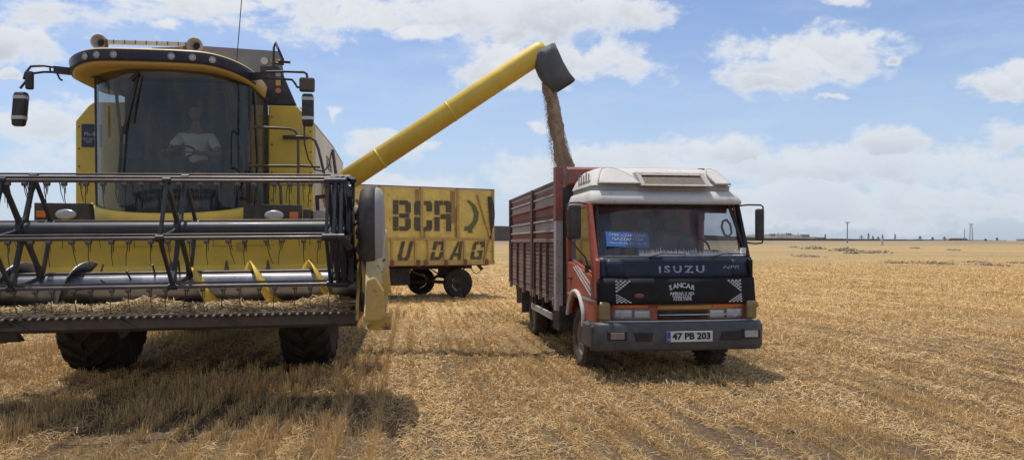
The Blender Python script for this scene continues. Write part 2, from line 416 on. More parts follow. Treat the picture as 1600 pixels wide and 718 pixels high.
for q in (1.3275, 1.3835, 1.4425, 1.5325, 1.590, 1.6635):
    p = Vector(band_pt(math.pi * q, 3.905)); p2 = Vector(band_pt(math.pi * q + .02, 3.905)); tdir = (p2 - p).normalized(); nrm = tdir.cross(Vector((0, 0, 1))).normalized()
    if nrm.y > 0: nrm = -nrm
    l = MB(); l.lathe([(.040, .0), (.040, .018), (.034, .022)], p, nrm, 20); l.build('lamp_ring', 'whitetrim', cabroof)
    l = MB(); l.lathe([(.034, .012), (.02, .02), (.001, .022)], p, nrm, 20); l.build('work_lamp', 'lens', cabroof)
for x in (-.93, .19):
    h = MB(); h.lathe([(.001, .16), (.05, .15), (.088, .07), (.095, 0), (.080, -.012), (.074, .0), (.045, .06), (.001, .07)], (x, -.86, 4.16), (0, 1, 0), 24)
    h.cyl((x, -.8, 3.98), (x, -.8, 4.09), .02, n=8)
    o = h.build('roof_horn', 'horn', H)
    h = MB(); h.cyl((x + .02, -.835, 4.15), (x + .02, -.80, 4.15), .040, n=16); h.build('horn_throat', 'darkhole', o)
b = MB(); b.beam((-.80, -.9, 4.145), (.10, -.9, 4.15), .05, .05); b.build('beacon_bar', 'whitetrim', H, bev=.006)
b = MB()
for x in (-.82, .09): b.beam((x, -.9, 3.99), (x, -.9, 4.175), .03, .03)
for k in range(7): b.beam((-.73 + k * .125, -.928, 4.12), (-.73 + k * .125, -.928, 4.172), .008, .006)
b.build('beacon_bracket', 'rail', H)
b = MB(); b.cyl((.58, -.35, 3.93), (.58, -.35, 4.03), .022, n=8); b.tube([(.58, -.35, 4.03), (.60, -.35, 4.3), (.64, -.36, 4.78), (.67, -.36, 5.2)], .006, 5); b.build('aerial', 'blackmat', H)

# --- cab: curved windscreen, posts, side glass, interior
def scr(i, z):      # i 0..1 from left post to right post
    x = -1.065 + 1.86 * i; k = 1 - ((i - .5) * 2) ** 2
    yf = -.60 - .46 * k ** .75 + .10 * (3.8 - z) / 1.7 * .4
    return (x, yf, z)
def zb(i): return 2.16 - .15 * (1 - ((i - .5) * 2) ** 2) ** .6
g = MB(); NI = 28
g.grid([[scr(i / NI, zb(i / NI) + (3.805 - zb(i / NI)) * j / 8) for i in range(NI + 1)] for j in range(9)])
g.build('windscreen', 'glass_cab', H)
s = MB()
s.tube([Vector(scr(i / NI, zb(i / NI))) + Vector((0, .01, 0)) for i in range(NI + 1)], .022, 6)
for i in (0, 1): s.tube([Vector(scr(i, z)) + Vector((0, .015, 0)) for z in (2.14, 2.7, 3.2, 3.78)], .026, 6)
s.build('windscreen_seal', 'blackmat', H)
s = MB()
for x in (-1.055, .80):
    s.beam((x, .45, 2.0), (x, .45, 3.8), .07, .07); s.beam((x, -.55, 3.74), (x, .45, 3.74), .05, .06); s.beam((x, -.55, 2.05), (x, .45, 2.05), .06, .14)
s.beam((-1.055, .45, 3.74), (.80, .45, 3.74), .06, .06)
s.build('cab_frame', 'blackmat', H, bev=.008)
for x in (-1.06, .805):
    g = MB(); g.grid([[(x, -.57, 2.12), (x, .42, 2.12)], [(x, -.57, 3.72), (x, .42, 3.72)]], False); g.build('side_window', 'glass_side' if x > 0 else 'glass_cab', H)
s = MB(); s.tube([(.83, -.38, 2.2), (.86, -.40, 2.8), (.83, -.46, 3.68)], .02, 8); s.build('door_grab_bar', 'black', H)
f = MB(); f.box(-1.04, .78, -.55, .44, 1.98, 2.06); f.box(-1.02, .76, .40, .44, 2.06, 3.74); floor = f.build('cab_floor', 'interior', H)
f = MB(); f.box(-.9, .76, -.6, .42, 3.70, 3.74); f.build('cab_lining', 'interior', H)
# wiper, pillar inside, straps
f = MB(); f.beam((-.42, -.98, 3.76), (-.50, -1.0, 3.66), .16, .04); f.beam((-.42, -1.03, 3.72), (-.60, -.98, 3.02), .035, .02, (0, 1, 0)); f.beam((-.36, -1.04, 3.72), (-.50, -1.03, 3.15), .02, .015, (0, 1, 0))
f.beam((-.60, -1.0, 3.10), (-.66, -.96, 2.5), .022, .02, (0, 1, 0)); f.build('wiper', 'blackmat', H)
for dx_ in (0, .12):
    f = MB(); f.tube([(.50 + dx_, -.74, 3.7), (.56 + dx_, -.70, 3.3), (.64 + dx_, -.62, 2.8), (.66 + dx_, -.58, 2.15)], .016, 6); f.build('curtain_cord', 'blackmat', H)
f = MB(); f.tube([(-.86, -.52, 3.7), (-.80, -.5, 3.0), (-.84, -.45, 2.2)], .02, 6); f.box(-.86, -.74, -.40, -.36, 2.15, 2.95); f.build('ladder_guard', 'interior', H)
# seat, steering
f = MB(); f.box(-.27, .27, -.28, .22, 2.42, 2.56); f.box(-.26, .26, .16, .28, 2.5, 3.16); f.box(-.15, .15, .17, .26, 3.16, 3.34); f.box(-.2, .2, -.2, .15, 2.06, 2.42)
f.build('driver_seat', 'seat', H, bev=.03)
f = MB(); f.tube([(-.10, -.44 + .05, 2.06), (-.10, -.52, 2.6), (-.10, -.50, 2.84)], .035, 8); f.box(-.26, .06, -.74, -.6, 2.55, 2.78); f.build('steering_column', 'blackmat', H)
f = MB(); f.tube([(-.10 + .19 * math.cos(t), -.50 + .16 * math.sin(t), 2.86 + .10 * math.sin(t)) for t in [2 * math.pi * k / 28 for k in range(28)]], .014, 8, True)
f.beam((-.28, -.5, 2.86), (.08, -.5, 2.86), .03, .015); f.beam((-.10, -.64, 2.775), (-.10, -.5, 2.86), .03, .015); f.build('steering_wheel', 'blackmat', H)
f = MB(); f.box(.42, .62, -.3, .2, 2.5, 2.66); f.tube([(.50, -.2, 2.66), (.50, -.26, 2.86)], .018, 8); f.ball((.50, -.27, 2.9), .04); f.build('control_console', 'interior', H, bev=.01)
f = MB(); f.box(-.74, -.5, -.62, -.56, 2.75, 2.95); f.build('monitor', 'blackmat', H, bev=.008)
# yellow sill beneath the windscreen
s = MB(); rows = []
for z, o_, dz_ in ((1.90, .02, 0), (1.93, .07, 0), (2.0, .09, .4), (2.06, .05, .8), (2.07, .0, 1)):
    rows.append([(scr(i / NI, 2)[0] * 1.05, scr(i / NI, 2)[1] - o_, z + (zb(i / NI) - 2.04) * dz_) for i in range(NI + 1)])
s.grid(rows); s.build('windscreen_sill', 'yellow', H, solid=.03)

# --- driver
def person_mesh(name, joints, edges, rad, mat, sub=2):
    me = D.meshes.new(name); me.from_pydata(joints, edges, []); o = D.objects.new(name, me); COL.objects.link(o)
    md = o.modifiers.new('skin', 'SKIN'); md.use_smooth_shade = True
    for v_, r_ in zip(me.skin_vertices[0].data, rad): v_.radius = r_ if isinstance(r_, tuple) else (r_, r_)
    me.skin_vertices[0].data[0].use_root = True
    sb = o.modifiers.new('sub', 'SUBSURF'); sb.levels = sb.render_levels = sub
    m2 = D.meshes.new_from_object(o.evaluated_get(bpy.context.evaluated_depsgraph_get())); D.objects.remove(o)
    m2.materials.clear(); m2.materials.append(M[mat]); m2.name = name
    return m2
P0 = Vector((-.02, -.03, 2.60))
J = [(0, .02, .02), (0, .05, .22), (0, .06, .42), (0, .04, .56), (0, .02, .66), (0, 0, .76),            # pelvis .. head base
     (-.19, .03, .52), (-.31, -.14, .30), (-.26, -.38, .26), (.19, .03, .52), (.34, -.12, .28), (.16, -.36, .26),   # arms
     (-.10, -.10, .0), (-.14, -.42, -.02), (-.14, -.44, -.42), (-.14, -.58, -.48), (.10, -.10, .0), (.14, -.42, -.02), (.14, -.44, -.42), (.14, -.58, -.48)]
E_ = [(0, 1), (1, 2), (2, 3), (3, 4), (4, 5), (3, 6), (6, 7), (7, 8), (3, 9), (9, 10), (10, 11), (0, 12), (12, 13), (13, 14), (14, 15), (0, 16), (16, 17), (17, 18), (18, 19)]
RD = [.15, .14, (.17, .12), .10, .055, .06, .062, .045, .030, .062, .045, .030, .085, .065, .05, .035, .085, .065, .05, .035]
for hand, sx in ((8, -1), (11, 1)):
    hx, hy, hz = J[hand]
    J.append((hx + sx * -.02, hy - .07, hz + .01)); RD.append((.036, .018)); E_.append((hand, len(J) - 1)); pm = len(J) - 1
    for kf in range(4):
        bx_ = hx - sx * .02 + (kf - 1.5) * .018
        J += [(bx_, hy - .11, hz + .03), (bx_, hy - .135 + .004 * kf, hz + .005), (bx_, hy - .115, hz - .02)]; RD += [.010, .009, .008]
        E_ += [(pm, len(J) - 3), (len(J) - 3, len(J) - 2), (len(J) - 2, len(J) - 1)]
    J += [(hx - sx * .055, hy - .05, hz - .01), (hx - sx * .06, hy - .085, hz - .02)]; RD += [.011, .009]; E_ += [(hand, len(J) - 2), (len(J) - 2, len(J) - 1)]
body = person_mesh('person', [tuple(P0 + Vector(j)) for j in J], E_, RD, 'skin', 1)
hd = MB(); hc = P0 + Vector((0, -.02, .84))
rows = []
for i in range(13):
    t = math.pi * i / 12; row = []
    for j in range(20):
        q = 2 * math.pi * j / 20; x = math.sin(t) * math.cos(q); y = math.sin(t) * math.sin(q); z = -math.cos(t)
        jaw = 1 - .28 * max(0, -z) ** 1.5
        fy = 0
        if y < -.5: fy = -.022 * math.exp(-((x / .16) ** 2 + ((z + .12) / .22) ** 2)) + .012 * math.exp(-(((abs(x) - .35) / .16) ** 2 + ((z - .12) / .12) ** 2)) - .008 * math.exp(-((x / .3) ** 2 + ((z + .5) / .08) ** 2))
        row.append((hc.x + x * .078 * jaw, hc.y + y * .098 * jaw + fy, hc.z + z * .122))
    rows.append(row)
hd.grid(rows, True, True)
for sx in (-1, 1): hd.ball((hc.x + sx * .079, hc.y + .005, hc.z - .005), .022, 8, 6, (.35, .8, 1.2))
bm = bmesh.new(); bm.from_mesh(body); hm = hd.mesh('head_tmp', 'skin'); bm.from_mesh(hm); bm.to_mesh(body); bm.free()
for p_ in body.polygons: p_.use_smooth = True
drv = D.objects.new('person', body); COL.objects.link(drv); drv.location = CO; drv.rotation_euler = (0, 0, R(YAW))
tag(drv, 'driver in a white T-shirt seated at the wheel inside the harvester cab', 'person')
hr = MB(); rows = [[(hc.x + math.sin(t) * math.cos(q) * .085, hc.y + .012 + math.sin(t) * math.sin(q) * .104, hc.z + .012 + math.cos(t) * .125) for q in [2 * math.pi * j / 20 for j in range(20)]] for t in [.01 + k * .19 for k in range(7)]]
hr.grid(rows, True, True); hr.build('hair', 'hair', drv)
for sx in (-1, 1):
    e = MB(); e.ball((hc.x + sx * .03, hc.y - .084, hc.z + .014), .011, 8, 6); e.build('eye', 'ink', drv)
SJ = [J[k] for k in (1, 2, 3)] + [J[6], J[9]] + [tuple(Vector(J[6]).lerp(Vector(J[7]), .75)), tuple(Vector(J[9]).lerp(Vector(J[10]), .75))] + [(0, .02, .04)]
me = person_mesh('t_shirt', [tuple(P0 + Vector(j)) for j in SJ], [(0, 1), (1, 2), (2, 3), (2, 4), (3, 5), (4, 6), (0, 7)], [.158, (.19, .14), .115, .08, .08, .068, .068, .165], 'shirt', 1)
inst('t_shirt', me, drv)
me = person_mesh('trousers', [tuple(P0 + Vector(J[k])) for k in (0, 12, 13, 14, 16, 17, 18)], [(0, 1), (1, 2), (2, 3), (0, 4), (4, 5), (5, 6)], [.16, .095, .075, .062, .095, .075, .062], 'trouser', 1)
inst('trousers', me, drv)

# --- body
b = MB()
b.box(-1.66, 1.44, .62, 4.98, 1.15, 3.28)                                              # inner body mass
b.box(-1.45, 1.2, .9, 4.9, 3.3, 3.60)
b.box(-.6, .6, -.3, .62, .95, 1.9)
core = b.build('engine_body', 'black', H)
p = MB(); p.prism([(-1.75, 1.55), (-.98, 1.55), (-.98, 3.66), (-1.50, 3.66), (-1.58, 3.60), (-1.75, 3.38)], 'y', .46, .56); p.build('front_panel', 'yellow', H, bev=.02)
p = MB(); p.prism([(.84, 1.55), (1.47, 1.55), (1.47, 3.40), (1.235, 3.665), (.84, 3.665)], 'y', .46, .56); fp = p.build('front_panel', 'yellow', H, bev=.015)
p = MB(); p.prism([(.72, 3.68), (1.225, 3.68), (1.02, 4.16), (.96, 4.24), (.72, 4.24)], 'y', .48, .58); up = p.build('upper_panel', 'black', H, bev=.01)
p = MB(); p.beam((1.05, .40, 3.20), (1.42, .40, 3.21), .05, .055); p.build('door_handle', 'blackmat', fp, bev=.012)
for zz, mt in ((4.13, 'bar'), (4.00, 'amber'), (3.88, 'orange')):
    p = MB(); p.box(.94, 1.01, .468, .475, zz - .05, zz + .04) if zz > 3.95 else p.cyl((.975, .475, zz), (.975, .468, zz), .04, n=16); p.build('warning_sticker', mt if zz != 4.13 else 'shield', up)
p = MB(); p.box(-1.665, -1.40, .448, .456, 3.02, 3.34); st = p.build('model_sticker', 'signnavy', H)
text('Ms-85', 'model_lettering', 'letter', st, (-1.54, .444, 3.20), (R(90), 0, 0), .055, .17)
text('SERVIS BAKIM\nTEL 0482\nTARIM', 'model_lettering', 'letter', st, (-1.57, .444, 3.11), (R(90), 0, 0), .018, .16)
for x0, x1, z_ in ((-1.74, -1.0, 2.62), (.86, 1.46, 2.52)):
    p = MB(); p.box(x0, x1, .455, .459, z_, z_ + .008); p.build('panel_seam', 'blackmat', H)
bm_ = MB(); bm_.cyl((0, 0, 0), (0, -.008, 0), .012, n=8); bme = bm_.mesh('bolt', 'bar')
for x_, zs in ((-1.70, (2.2, 2.5, 2.75, 3.0, 3.3)), (-1.04, (2.2, 2.5, 2.75)), (.89, (2.3, 2.7, 3.1, 3.5)), (1.43, (2.3, 2.7, 3.0, 3.3))):
    for z_ in zs: inst('bolt', bme, H, (x_, .458, z_))
# right flank: lower wall and sloping shoulder, each panel its own part
YB = 5.0
def flank(x, poly, name, mat, **k):
    q = MB(); q.prism(poly, 'x', x - .04, x); return q.build(name, mat, H, bev=.012, **k)
fl1 = flank(1.49, [(.57, 1.62), (2.9, 1.62), (2.9, 3.40), (.57, 3.40)], 'side_panel', 'flanksheen')
fl2 = flank(1.49, [(2.92, 1.62), (YB, 1.62), (YB, 3.30), (2.92, 3.40)], 'side_panel', 'flanksheen')
q = MB(); q.grid([[(1.49, .57, 3.405), (1.49, 2.92, 3.405), (1.49, YB, 3.305)], [(1.26, .57, 3.67), (1.26, 2.92, 3.67), (1.3, YB, 3.5)]], False); q.build('shoulder_panel', 'flanksheen', H, solid=.02)
fl3 = flank(-1.72, [(.57, 1.62), (YB, 1.62), (YB, 3.30), (.57, 3.40)], 'side_panel', 'yellow')
text('TC-56', 'side_lettering', 'stencil', fl1, (1.496, 2.3, 3.0), (R(90), 0, R(90)), .22, .8)
b = MB(); b.box(-1.6, 1.3, YB, YB + .5, 1.3, 3.2); b.build('rear_hood', 'yellow', H, bev=.05)
# grain tank covers
t = MB(); t.prism([(-.9, 4.05), (1.0, 4.05), (.93, 4.56), (-.2, 4.60), (-.9, 4.55)], 'y', .92, .95); tk = t.build('grain_tank_cover', 'tankgrey', H, bev=.005)
t = MB(); t.box(.78, .84, .905, .915, 4.39, 4.44); t.box(.86, .92, .905, .915, 4.39, 4.45); t.build('tank_sticker', 'amber', tk)
t = MB(); t.cyl((.70, .915, 4.405), (.70, .905, 4.405), .055, n=16); t.build('tank_sticker', 'whitetrim', tk)
# tank rail behind the aerial
t = MB(); t.tube([(.90, .5, 4.2), (.91, .5, 4.50), (.93, .5, 4.58), (1.0, .5, 4.42), (1.05, .5, 4.30)], .018, 8); t.tube([(.97, .5, 4.31), (1.14, .5, 4.30)], .022, 8); t.tube([(.90, .5, 4.28), (1.05, .5, 4.27)], .018, 8)
t.build('tank_handrail', 'black', H)

# --- mirrors on their arms
def mirror_arm(pts, name='mirror_arm'):
    q = MB()
    for w_, pp in pts:
        q.tube(pp, w_, 8)
    return q
a = MB(); a.beam((-.98, -.62, 3.80), (-1.47, -.80, 3.81), .06, .085); a.tube([(-1.46, -.80, 3.84), (-1.56, -.84, 3.845), (-1.68, -.9, 3.82), (-1.74, -.9, 3.74), (-1.76, -.9, 3.66)], .014, 8)
a.tube([(-1.46, -.80, 3.78), (-1.56, -.84, 3.77), (-1.66, -.9, 3.735), (-1.72, -.9, 3.66), (-1.80, -.9, 3.55)], .014, 8); a.tube([(-1.50, -.82, 3.84), (-1.50, -.82, 3.775)], .012, 6)
a.tube([(-1.43, -.80, 3.77), (-1.40, -.80, 3.70), (-1.37, -.80, 3.68)], .012, 6)
ml = a.build('mirror_arm', 'black', H)
a = MB(); a.box(-1.74, -1.65, -.93, -.87, 3.54, 3.76); a.build('small_mirror', 'blackmat', ml, bev=.02)
def big_mirror(x, y, z, parent, tilt):
    def rr(wx, wy, zz, k=.35):
        return [(x + wx * .84 * math.copysign(abs(math.cos(t)) ** k, math.cos(t)) + tilt * (zz - z), y + wy * math.copysign(abs(math.sin(t)) ** k, math.sin(t)), zz) for t in [2 * math.pi * i / 24 for i in range(24)]]
    q = MB(); q.loft([rr(.055, .03, z - .215), rr(.075, .05, z - .20), rr(.085, .06, z - .12), rr(.085, .06, z + .15), rr(.075, .05, z + .185), rr(.06, .03, z + .195)])
    mo = q.build('mirror_housing', 'blackmat', parent)
    for zz in (z - .115, z + .13):
        q = MB(); q.loft([rr(.087, .062, zz - .02), rr(.088, .064, zz + .02)]); q.build('white_band', 'whitetrim', mo)
big_mirror(-1.80, -.9, 3.31, ml, .08)
a = MB(); a.beam((.55, -.62, 3.80), (1.08, -.85, 3.81), .06, .085); a.tube([(1.06, -.85, 3.85), (1.30, -.88, 3.855), (1.52, -.9, 3.85), (1.56, -.9, 3.83), (1.57, -.9, 3.75)], .016, 8)
a.tube([(1.06, -.85, 3.77), (1.26, -.88, 3.76), (1.38, -.9, 3.75), (1.42, -.9, 3.70), (1.44, -.9, 3.66), (1.56, -.9, 3.64)], .014, 8)
mr = a.build('mirror_arm', 'black', H)
a = MB(); a.box(1.47, 1.66, -.94, -.86, 3.60, 3.78); a.build('small_mirror', 'rail', mr, bev=.025)
big_mirror(1.575, -.9, 3.38, mr, 0)

# --- platform, lamp boxes, handrails
f = MB(); f.box(-1.45, -.97, -1.25, .40, 1.86, 1.92); f.box(.84, 1.62, -1.25, .40, 1.86, 1.92); f.build('platform', 'black', H)
for x0, x1, xl, xo in ((-1.44, -.82, -1.09, -1.36), (.88, 1.55, 1.24, 1.47)):
    f = MB(); f.prism([(x0, 1.93), (x1, 1.93), (x1 - .02 if x0 < 0 else x1, 2.15), (x0, 2.155)], 'y', -1.34, -1.22); lb = f.build('lamp_box', 'blackmat', H, bev=.008)
    f = MB(); rows = []
    for rr_, d_ in ((.10, 0), (.10, -.02), (.085, -.032), (.05, -.038), (.001, -.04)):
        rows.append([(xl + rr_ * 1.15 * math.cos(t), -1.342 + d_, 2.02 + rr_ * .62 * math.sin(t)) for t in [2 * math.pi * i / 28 for i in range(28)]])
    f.grid(rows, True, True); f.build('headlight', 'lensglass', lb)
    f = MB(); f.box(xo - .052, xo + .052, -1.358, -1.342, 1.985, 2.065); f.build('side_lamp', 'orange', lb, bev=.008)
f = MB(); f.box(1.57, 1.66, -1.3, -1.1, 1.93, 2.10); f.build('relay_box', 'blackmat', H, bev=.01)
f = MB(); f.box(1.67, 1.80, -1.2, -1.0, 1.93, 2.09); f.build('step_box', 'shield', H, bev=.01)
def rail(*paths, r_=.017, name='handrail'):
    q = MB()
    for pp in paths: q.tube(pp, r_, 8)
    return q.build(name, 'rail', H)
rail([(.85, -.9, 2.7), (.85, -.9, 3.05), (.88, -.9, 3.12), (.94, -.9, 3.145), (1.36, -.9, 3.13), (1.42, -.9, 3.10), (1.455, -.9, 3.03), (1.46, -.9, 1.92)], [(.86, -.9, 2.66), (1.46, -.9, 2.66)], [(1.42, -.92, 3.03), (1.50, -.92, 3.03)])
rail([(1.46, -.85, 3.04), (1.60, -.85, 3.03), (1.66, -.85, 2.99), (1.70, -.85, 2.88), (1.80, -.85, 2.45), (1.80, -.85, 2.2)], [(1.46, -.85, 2.67), (1.72, -.85, 2.66)])
rail([(1.86, -.7, 2.9), (1.90, -.7, 2.6), (1.96, -.7, 2.05)], r_=.02); rail([(1.14, -.9, 2.55), (1.24, -.9, 2.4), (1.25, -.9, 2.1)], r_=.02)
q = MB(); q.tube([(1.53, -.9, 3.17), (1.53, -.88, 2.95), (1.58, -.88, 2.75), (1.66, -.88, 2.62), (1.76, -.86, 2.60), (1.82, -.8, 2.68), (1.85, -.74, 2.86)], .010, 6); q.build('hose', 'blackmat', H)
q = MB(); q.tube([(.82, -.6, 2.62), (.92, -.7, 2.45), (.97, -.8, 2.3), (.98, -.85, 2.1)], .03, 8); q.build('exhaust_hose', 'blackmat', H)
# belt guard behind the reel end
q = MB(); q.prism([(1.62, 1.9), (2.15, 1.9), (2.15, 2.18), (1.95, 2.32), (1.68, 2.12)], 'y', -.3, .3); q.build('belt_guard', 'cream', H, bev=.04)
q = MB(); q.beam((1.60, -.35, 2.30), (2.05, -.35, 2.36), .05, .05); q.beam((1.62, -.35, 2.30), (1.64, -.35, 1.95), .05, .04); q.build('guard_frame', 'black', H)

# --- unloading auger, swung out over the truck
A1 = loc_of(-3.35, 11.9, 2.24); A2 = loc_of(.44, 12.1, 4.79)
ax = (A2 - A1).normalized()
q = MB(); q.lathe([(.001, 0), (.175, 0.0), (.175, (A2 - A1).length - .02), (.168, (A2 - A1).length + .05), (.14, (A2 - A1).length + .12), (.001, (A2 - A1).length + .14)], A1, ax, 36)
au = q.build('unloading_auger', 'yellow', H)
for fr_ in (.32, .62):
    q = MB(); pp = A1.lerp(A2, fr_); q.lathe([(.175, -.02), (.18, -.02), (.18, .02), (.175, .02)], pp, ax, 36); q.build('tube_seam', 'yellow', au)
q = MB(); q.cyl(A2 + ax * .14 + Vector((0, 0, -.0)), A2 + ax * .19, .03, n=10); q.build('end_plug', 'blackmat', au)
# rubber boot: tapering pleated sleeve
Bw = lambda X, Z, y_: loc_of(X, 12.1 + y_, Z)
top_l, top_r = (.36, 4.72), (.70, 4.93)
rows = []
for k, (xl, zl, xr, zr, hw) in enumerate([(.34, 4.73, .70, 4.935, .19), (.36, 4.60, .76, 4.80, .20), (.43, 4.42, .84, 4.62, .19), (.54, 4.26, .94, 4.45, .17), (.68, 4.13, 1.03, 4.345, .14)]):
    ring = []
    for j in range(24):
        t = 2 * math.pi * j / 24; a_ = (1 + math.cos(t)) / 2; hy = hw * math.copysign(abs(math.sin(t)) ** .6, math.sin(t)) * (1 + .08 * math.sin(5 * t + k))
        ring.append(tuple(Bw(xl + (xr - xl) * a_, zl + (zr - zl) * a_, hy)))
    rows.append(ring)
q = MB(); q.grid(rows, True, True); q.build('discharge_boot', 'canvas', au, solid=.012)

# --- drive wheels with lugs, rear wheels
def lug_wheel(name, c, rad, wd, nl, mat='tyre', parent=H):
    q = MB(); tyre(q, c, rad - .045, wd, 44, .52); o = q.build(name, mat, parent)
    l = MB()
    for k in range(nl):
        for sd in (-1, 1):
            a0 = 2 * math.pi * (k + (.5 if sd > 0 else 0)) / nl
            pts = []
            for s_, da, rr_ in ((.02, 0, rad), (.5, .17, rad), (.86, .31, rad - .02), (1.0, .37, rad - .11)):
                pts.append((s_ * wd / 2 * sd, a0 + da, rr_))
            wl = .055
            ring = []
            for xx, aa, rr_ in pts:
                dd = wl / rad
                ring.append([(c[0] + xx, c[1] - math.cos(aa + e_) * q_, c[2] + math.sin(aa + e_) * q_) for e_, q_ in ((-dd * 1.25, rr_ - .075), (-dd * .8, rr_), (dd * .8, rr_), (dd * 1.25, rr_ - .075))])
            l.loft(ring, False)
    l.build('tread_lugs', mat, o)['kind'] = 'stuff'
    for sd in (-1, 1):
        d_ = MB(); rimdisc(d_, c, rad * .52, wd, sd); d_.build('rim', 'rim', o)
    return o
lug_wheel('wheel', (-1.17, 0, .86), .87, .66, 22)
lug_wheel('wheel', (1.50, 0, .86), .87, .64, 22, 'tyre')
for x in (-1.05, 1.25): lug_wheel('wheel', (x, 3.9, .56), .57, .40, 18)
q = MB(); q.cyl((-1.2, 0, .86), (1.4, 0, .86), .14, n=14); q.beam((-1.0, 3.9, .56), (1.2, 3.9, .56), .16, .2); q.build('axle', 'black', H)
q = MB(); q.box(-.45, .55, -1.9, -.2, 1.05, 1.6); q.build('feeder_house', 'yellow_worn', H, bev=.02)

# ------------------------------------------------------------------ header (rolled slightly, right side up)
HD = MB()
XL, XR = -2.90, 2.34
HD.prism([(-1.88, 1.02), (-1.88, 1.90), (-1.95, 1.93), (-1.98, 1.90), (-1.96, 1.44), (-2.03, 1.38), (-2.03, 1.30), (-1.97, 1.02)], 'x', XL, XR)
hdr = HD.build('header', 'yellow', H, bev=.008)
hdr.rotation_euler = (0, R(-.5), 0)
piv = Vector((.7, 0, 1.2)); hdr.location = piv - hdr.rotation_euler.to_matrix() @ piv
q = MB(); q.box(XL, XR, -3.20, -1.9, .985, 1.0); q.build('header_floor', 'skid', hdr)
q = MB(); q.prism([(-3.24, 1.015), (-3.20, 1.0), (-2.6, .97), (-2.6, .90), (-3.17, .868), (-3.24, .90)], 'x', XL, XR); q.build('skid_plate', 'skid', hdr, bev=.006)
q = MB(); q.prism([(-3.27, .96), (-3.22, .98), (-3.0, .80), (-3.10, .775)], 'x', -2.0, -.86); q.prism([(-3.28, .97), (-3.22, .97), (-3.0, .785), (-3.1, .785)], 'x', -.86, -.74); q.build('skid_shoe', 'skid', hdr)
for k in range(6):
    xx = -2.6 + k * .93; q = MB(); q.beam((xx, -3.255, .985), (xx + .14, -3.255, .905), .012, .02, (0, 1, 0)); q.build('skid_brace', 'skid', hdr)
# rear wall creases and little stampings
q = MB()
for x0, x1, z0, z1 in ((-.35, .58, 1.66, 1.665), (.70, 1.35, 1.66, 1.665), (-.35, -.345, 1.56, 1.66)): q.box(x0, x1, -1.975, -1.955, z0, z1)
for xx in (.14, .95): q.box(xx, xx + .11, -1.985, -1.955, 1.60, 1.69)
q.build('wall_seam', 'yellow_worn', hdr)
for xx in (.28, .86, 1.30, 1.76):
    q = MB(); q.prism([(xx - .03, 1.36), (xx + .03, 1.36), (xx + .005, 1.50), (xx - .005, 1.50)], 'y', -2.06, -2.03); q.build('crop_finger', 'bar', hdr)
q = MB(); q.box(1.945, 2.035, -1.99, -1.98, 1.65, 1.74); wst = q.build('warning_sticker', 'yellow_worn', hdr)
for xx in [XL + .15 + .31 * i for i in range(17)]:
    for zz in (1.86, 1.08): inst('bolt', bme, hdr, (xx, -1.965 if zz > 1.5 else -2.0, zz))
# feed auger: polished tube, painted and worn flights
q = MB(); q.cyl((XL + .05, -2.45, 1.24), (XR - .04, -2.45, 1.24), .165, n=36); agt = q.build('feed_auger', 'silver', hdr)
def flight(x0, x1, hand, mat, pitch=.56, r0=.16, r1=.29, ph=0):
    n = int(abs(x1 - x0) / pitch * 30); rows = [[], []]
    for i in range(n + 1):
        x = x0 + (x1 - x0) * i / n; t = hand * 2 * math.pi * (x - x0) / pitch + ph
        for k, rr_ in enumerate((r0, r1)): rows[k].append((x + (0.07 * hand if k else 0), -2.45 - math.cos(t) * rr_, 1.24 + math.sin(t) * rr_))
    q = MB(); q.grid(rows); return q.build('auger_flight', mat, agt_parent, solid=.012)
agt_parent = hdr
flight(XL + .06, -.42, 1, 'silver', .62, r1=.27, ph=2.6); flight(.72, XR - .06, -1, 'yellow', .60, r1=.26, ph=.9)
for k in range(14):
    xx = -.4 + .075 * k; t = k * 2.2; q = MB(); q.cyl((xx, -2.45 - .15 * math.cos(t), 1.24 + .15 * math.sin(t)), (xx, -2.45 - .29 * math.cos(t), 1.24 + .29 * math.sin(t)), .010, n=6); q.build('auger_finger', 'tine', hdr)
# knife with guards
q = MB(); q.box(XL, XR, -3.27, -3.235, 1.012, 1.028)
kn = q.build('knife_bar', 'bar', hdr)
gm = MB(); gm.prism([(-3.31, .998), (-3.24, .988), (-3.20, .99), (-3.20, 1.022), (-3.27, 1.022), (-3.31, 1.008)], 'x', -.011, .011); gme = gm.mesh('knife_guard', 'mud')
xx = XL + .05
while xx < XR:
    inst('knife_guard', gme, hdr, (xx, 0, 0)); xx += .0762
# chopped straw lying on the header floor
def litter(name, n, fx, mat_cols, L=(.05, .16), w_=.003):
    V = np.zeros((n * 4, 3)); F = []
    for i in range(n):
        c = fx(); a = random.uniform(0, math.pi * 2); l = random.uniform(*L) / 2; tl = random.gauss(0, .25)
        d_ = Vector((math.cos(a) * l, math.sin(a) * l, l * tl)); s_ = Vector((-math.sin(a), math.cos(a), random.uniform(-1, 1))).normalized() * w_
        for k, p_ in enumerate((c - d_ - s_, c + d_ - s_, c + d_ + s_, c - d_ + s_)): V[i * 4 + k] = p_
    me = D.meshes.new(name); me.from_pydata(V.tolist(), [], [(4 * i, 4 * i + 1, 4 * i + 2, 4 * i + 3) for i in range(n)])
    return me

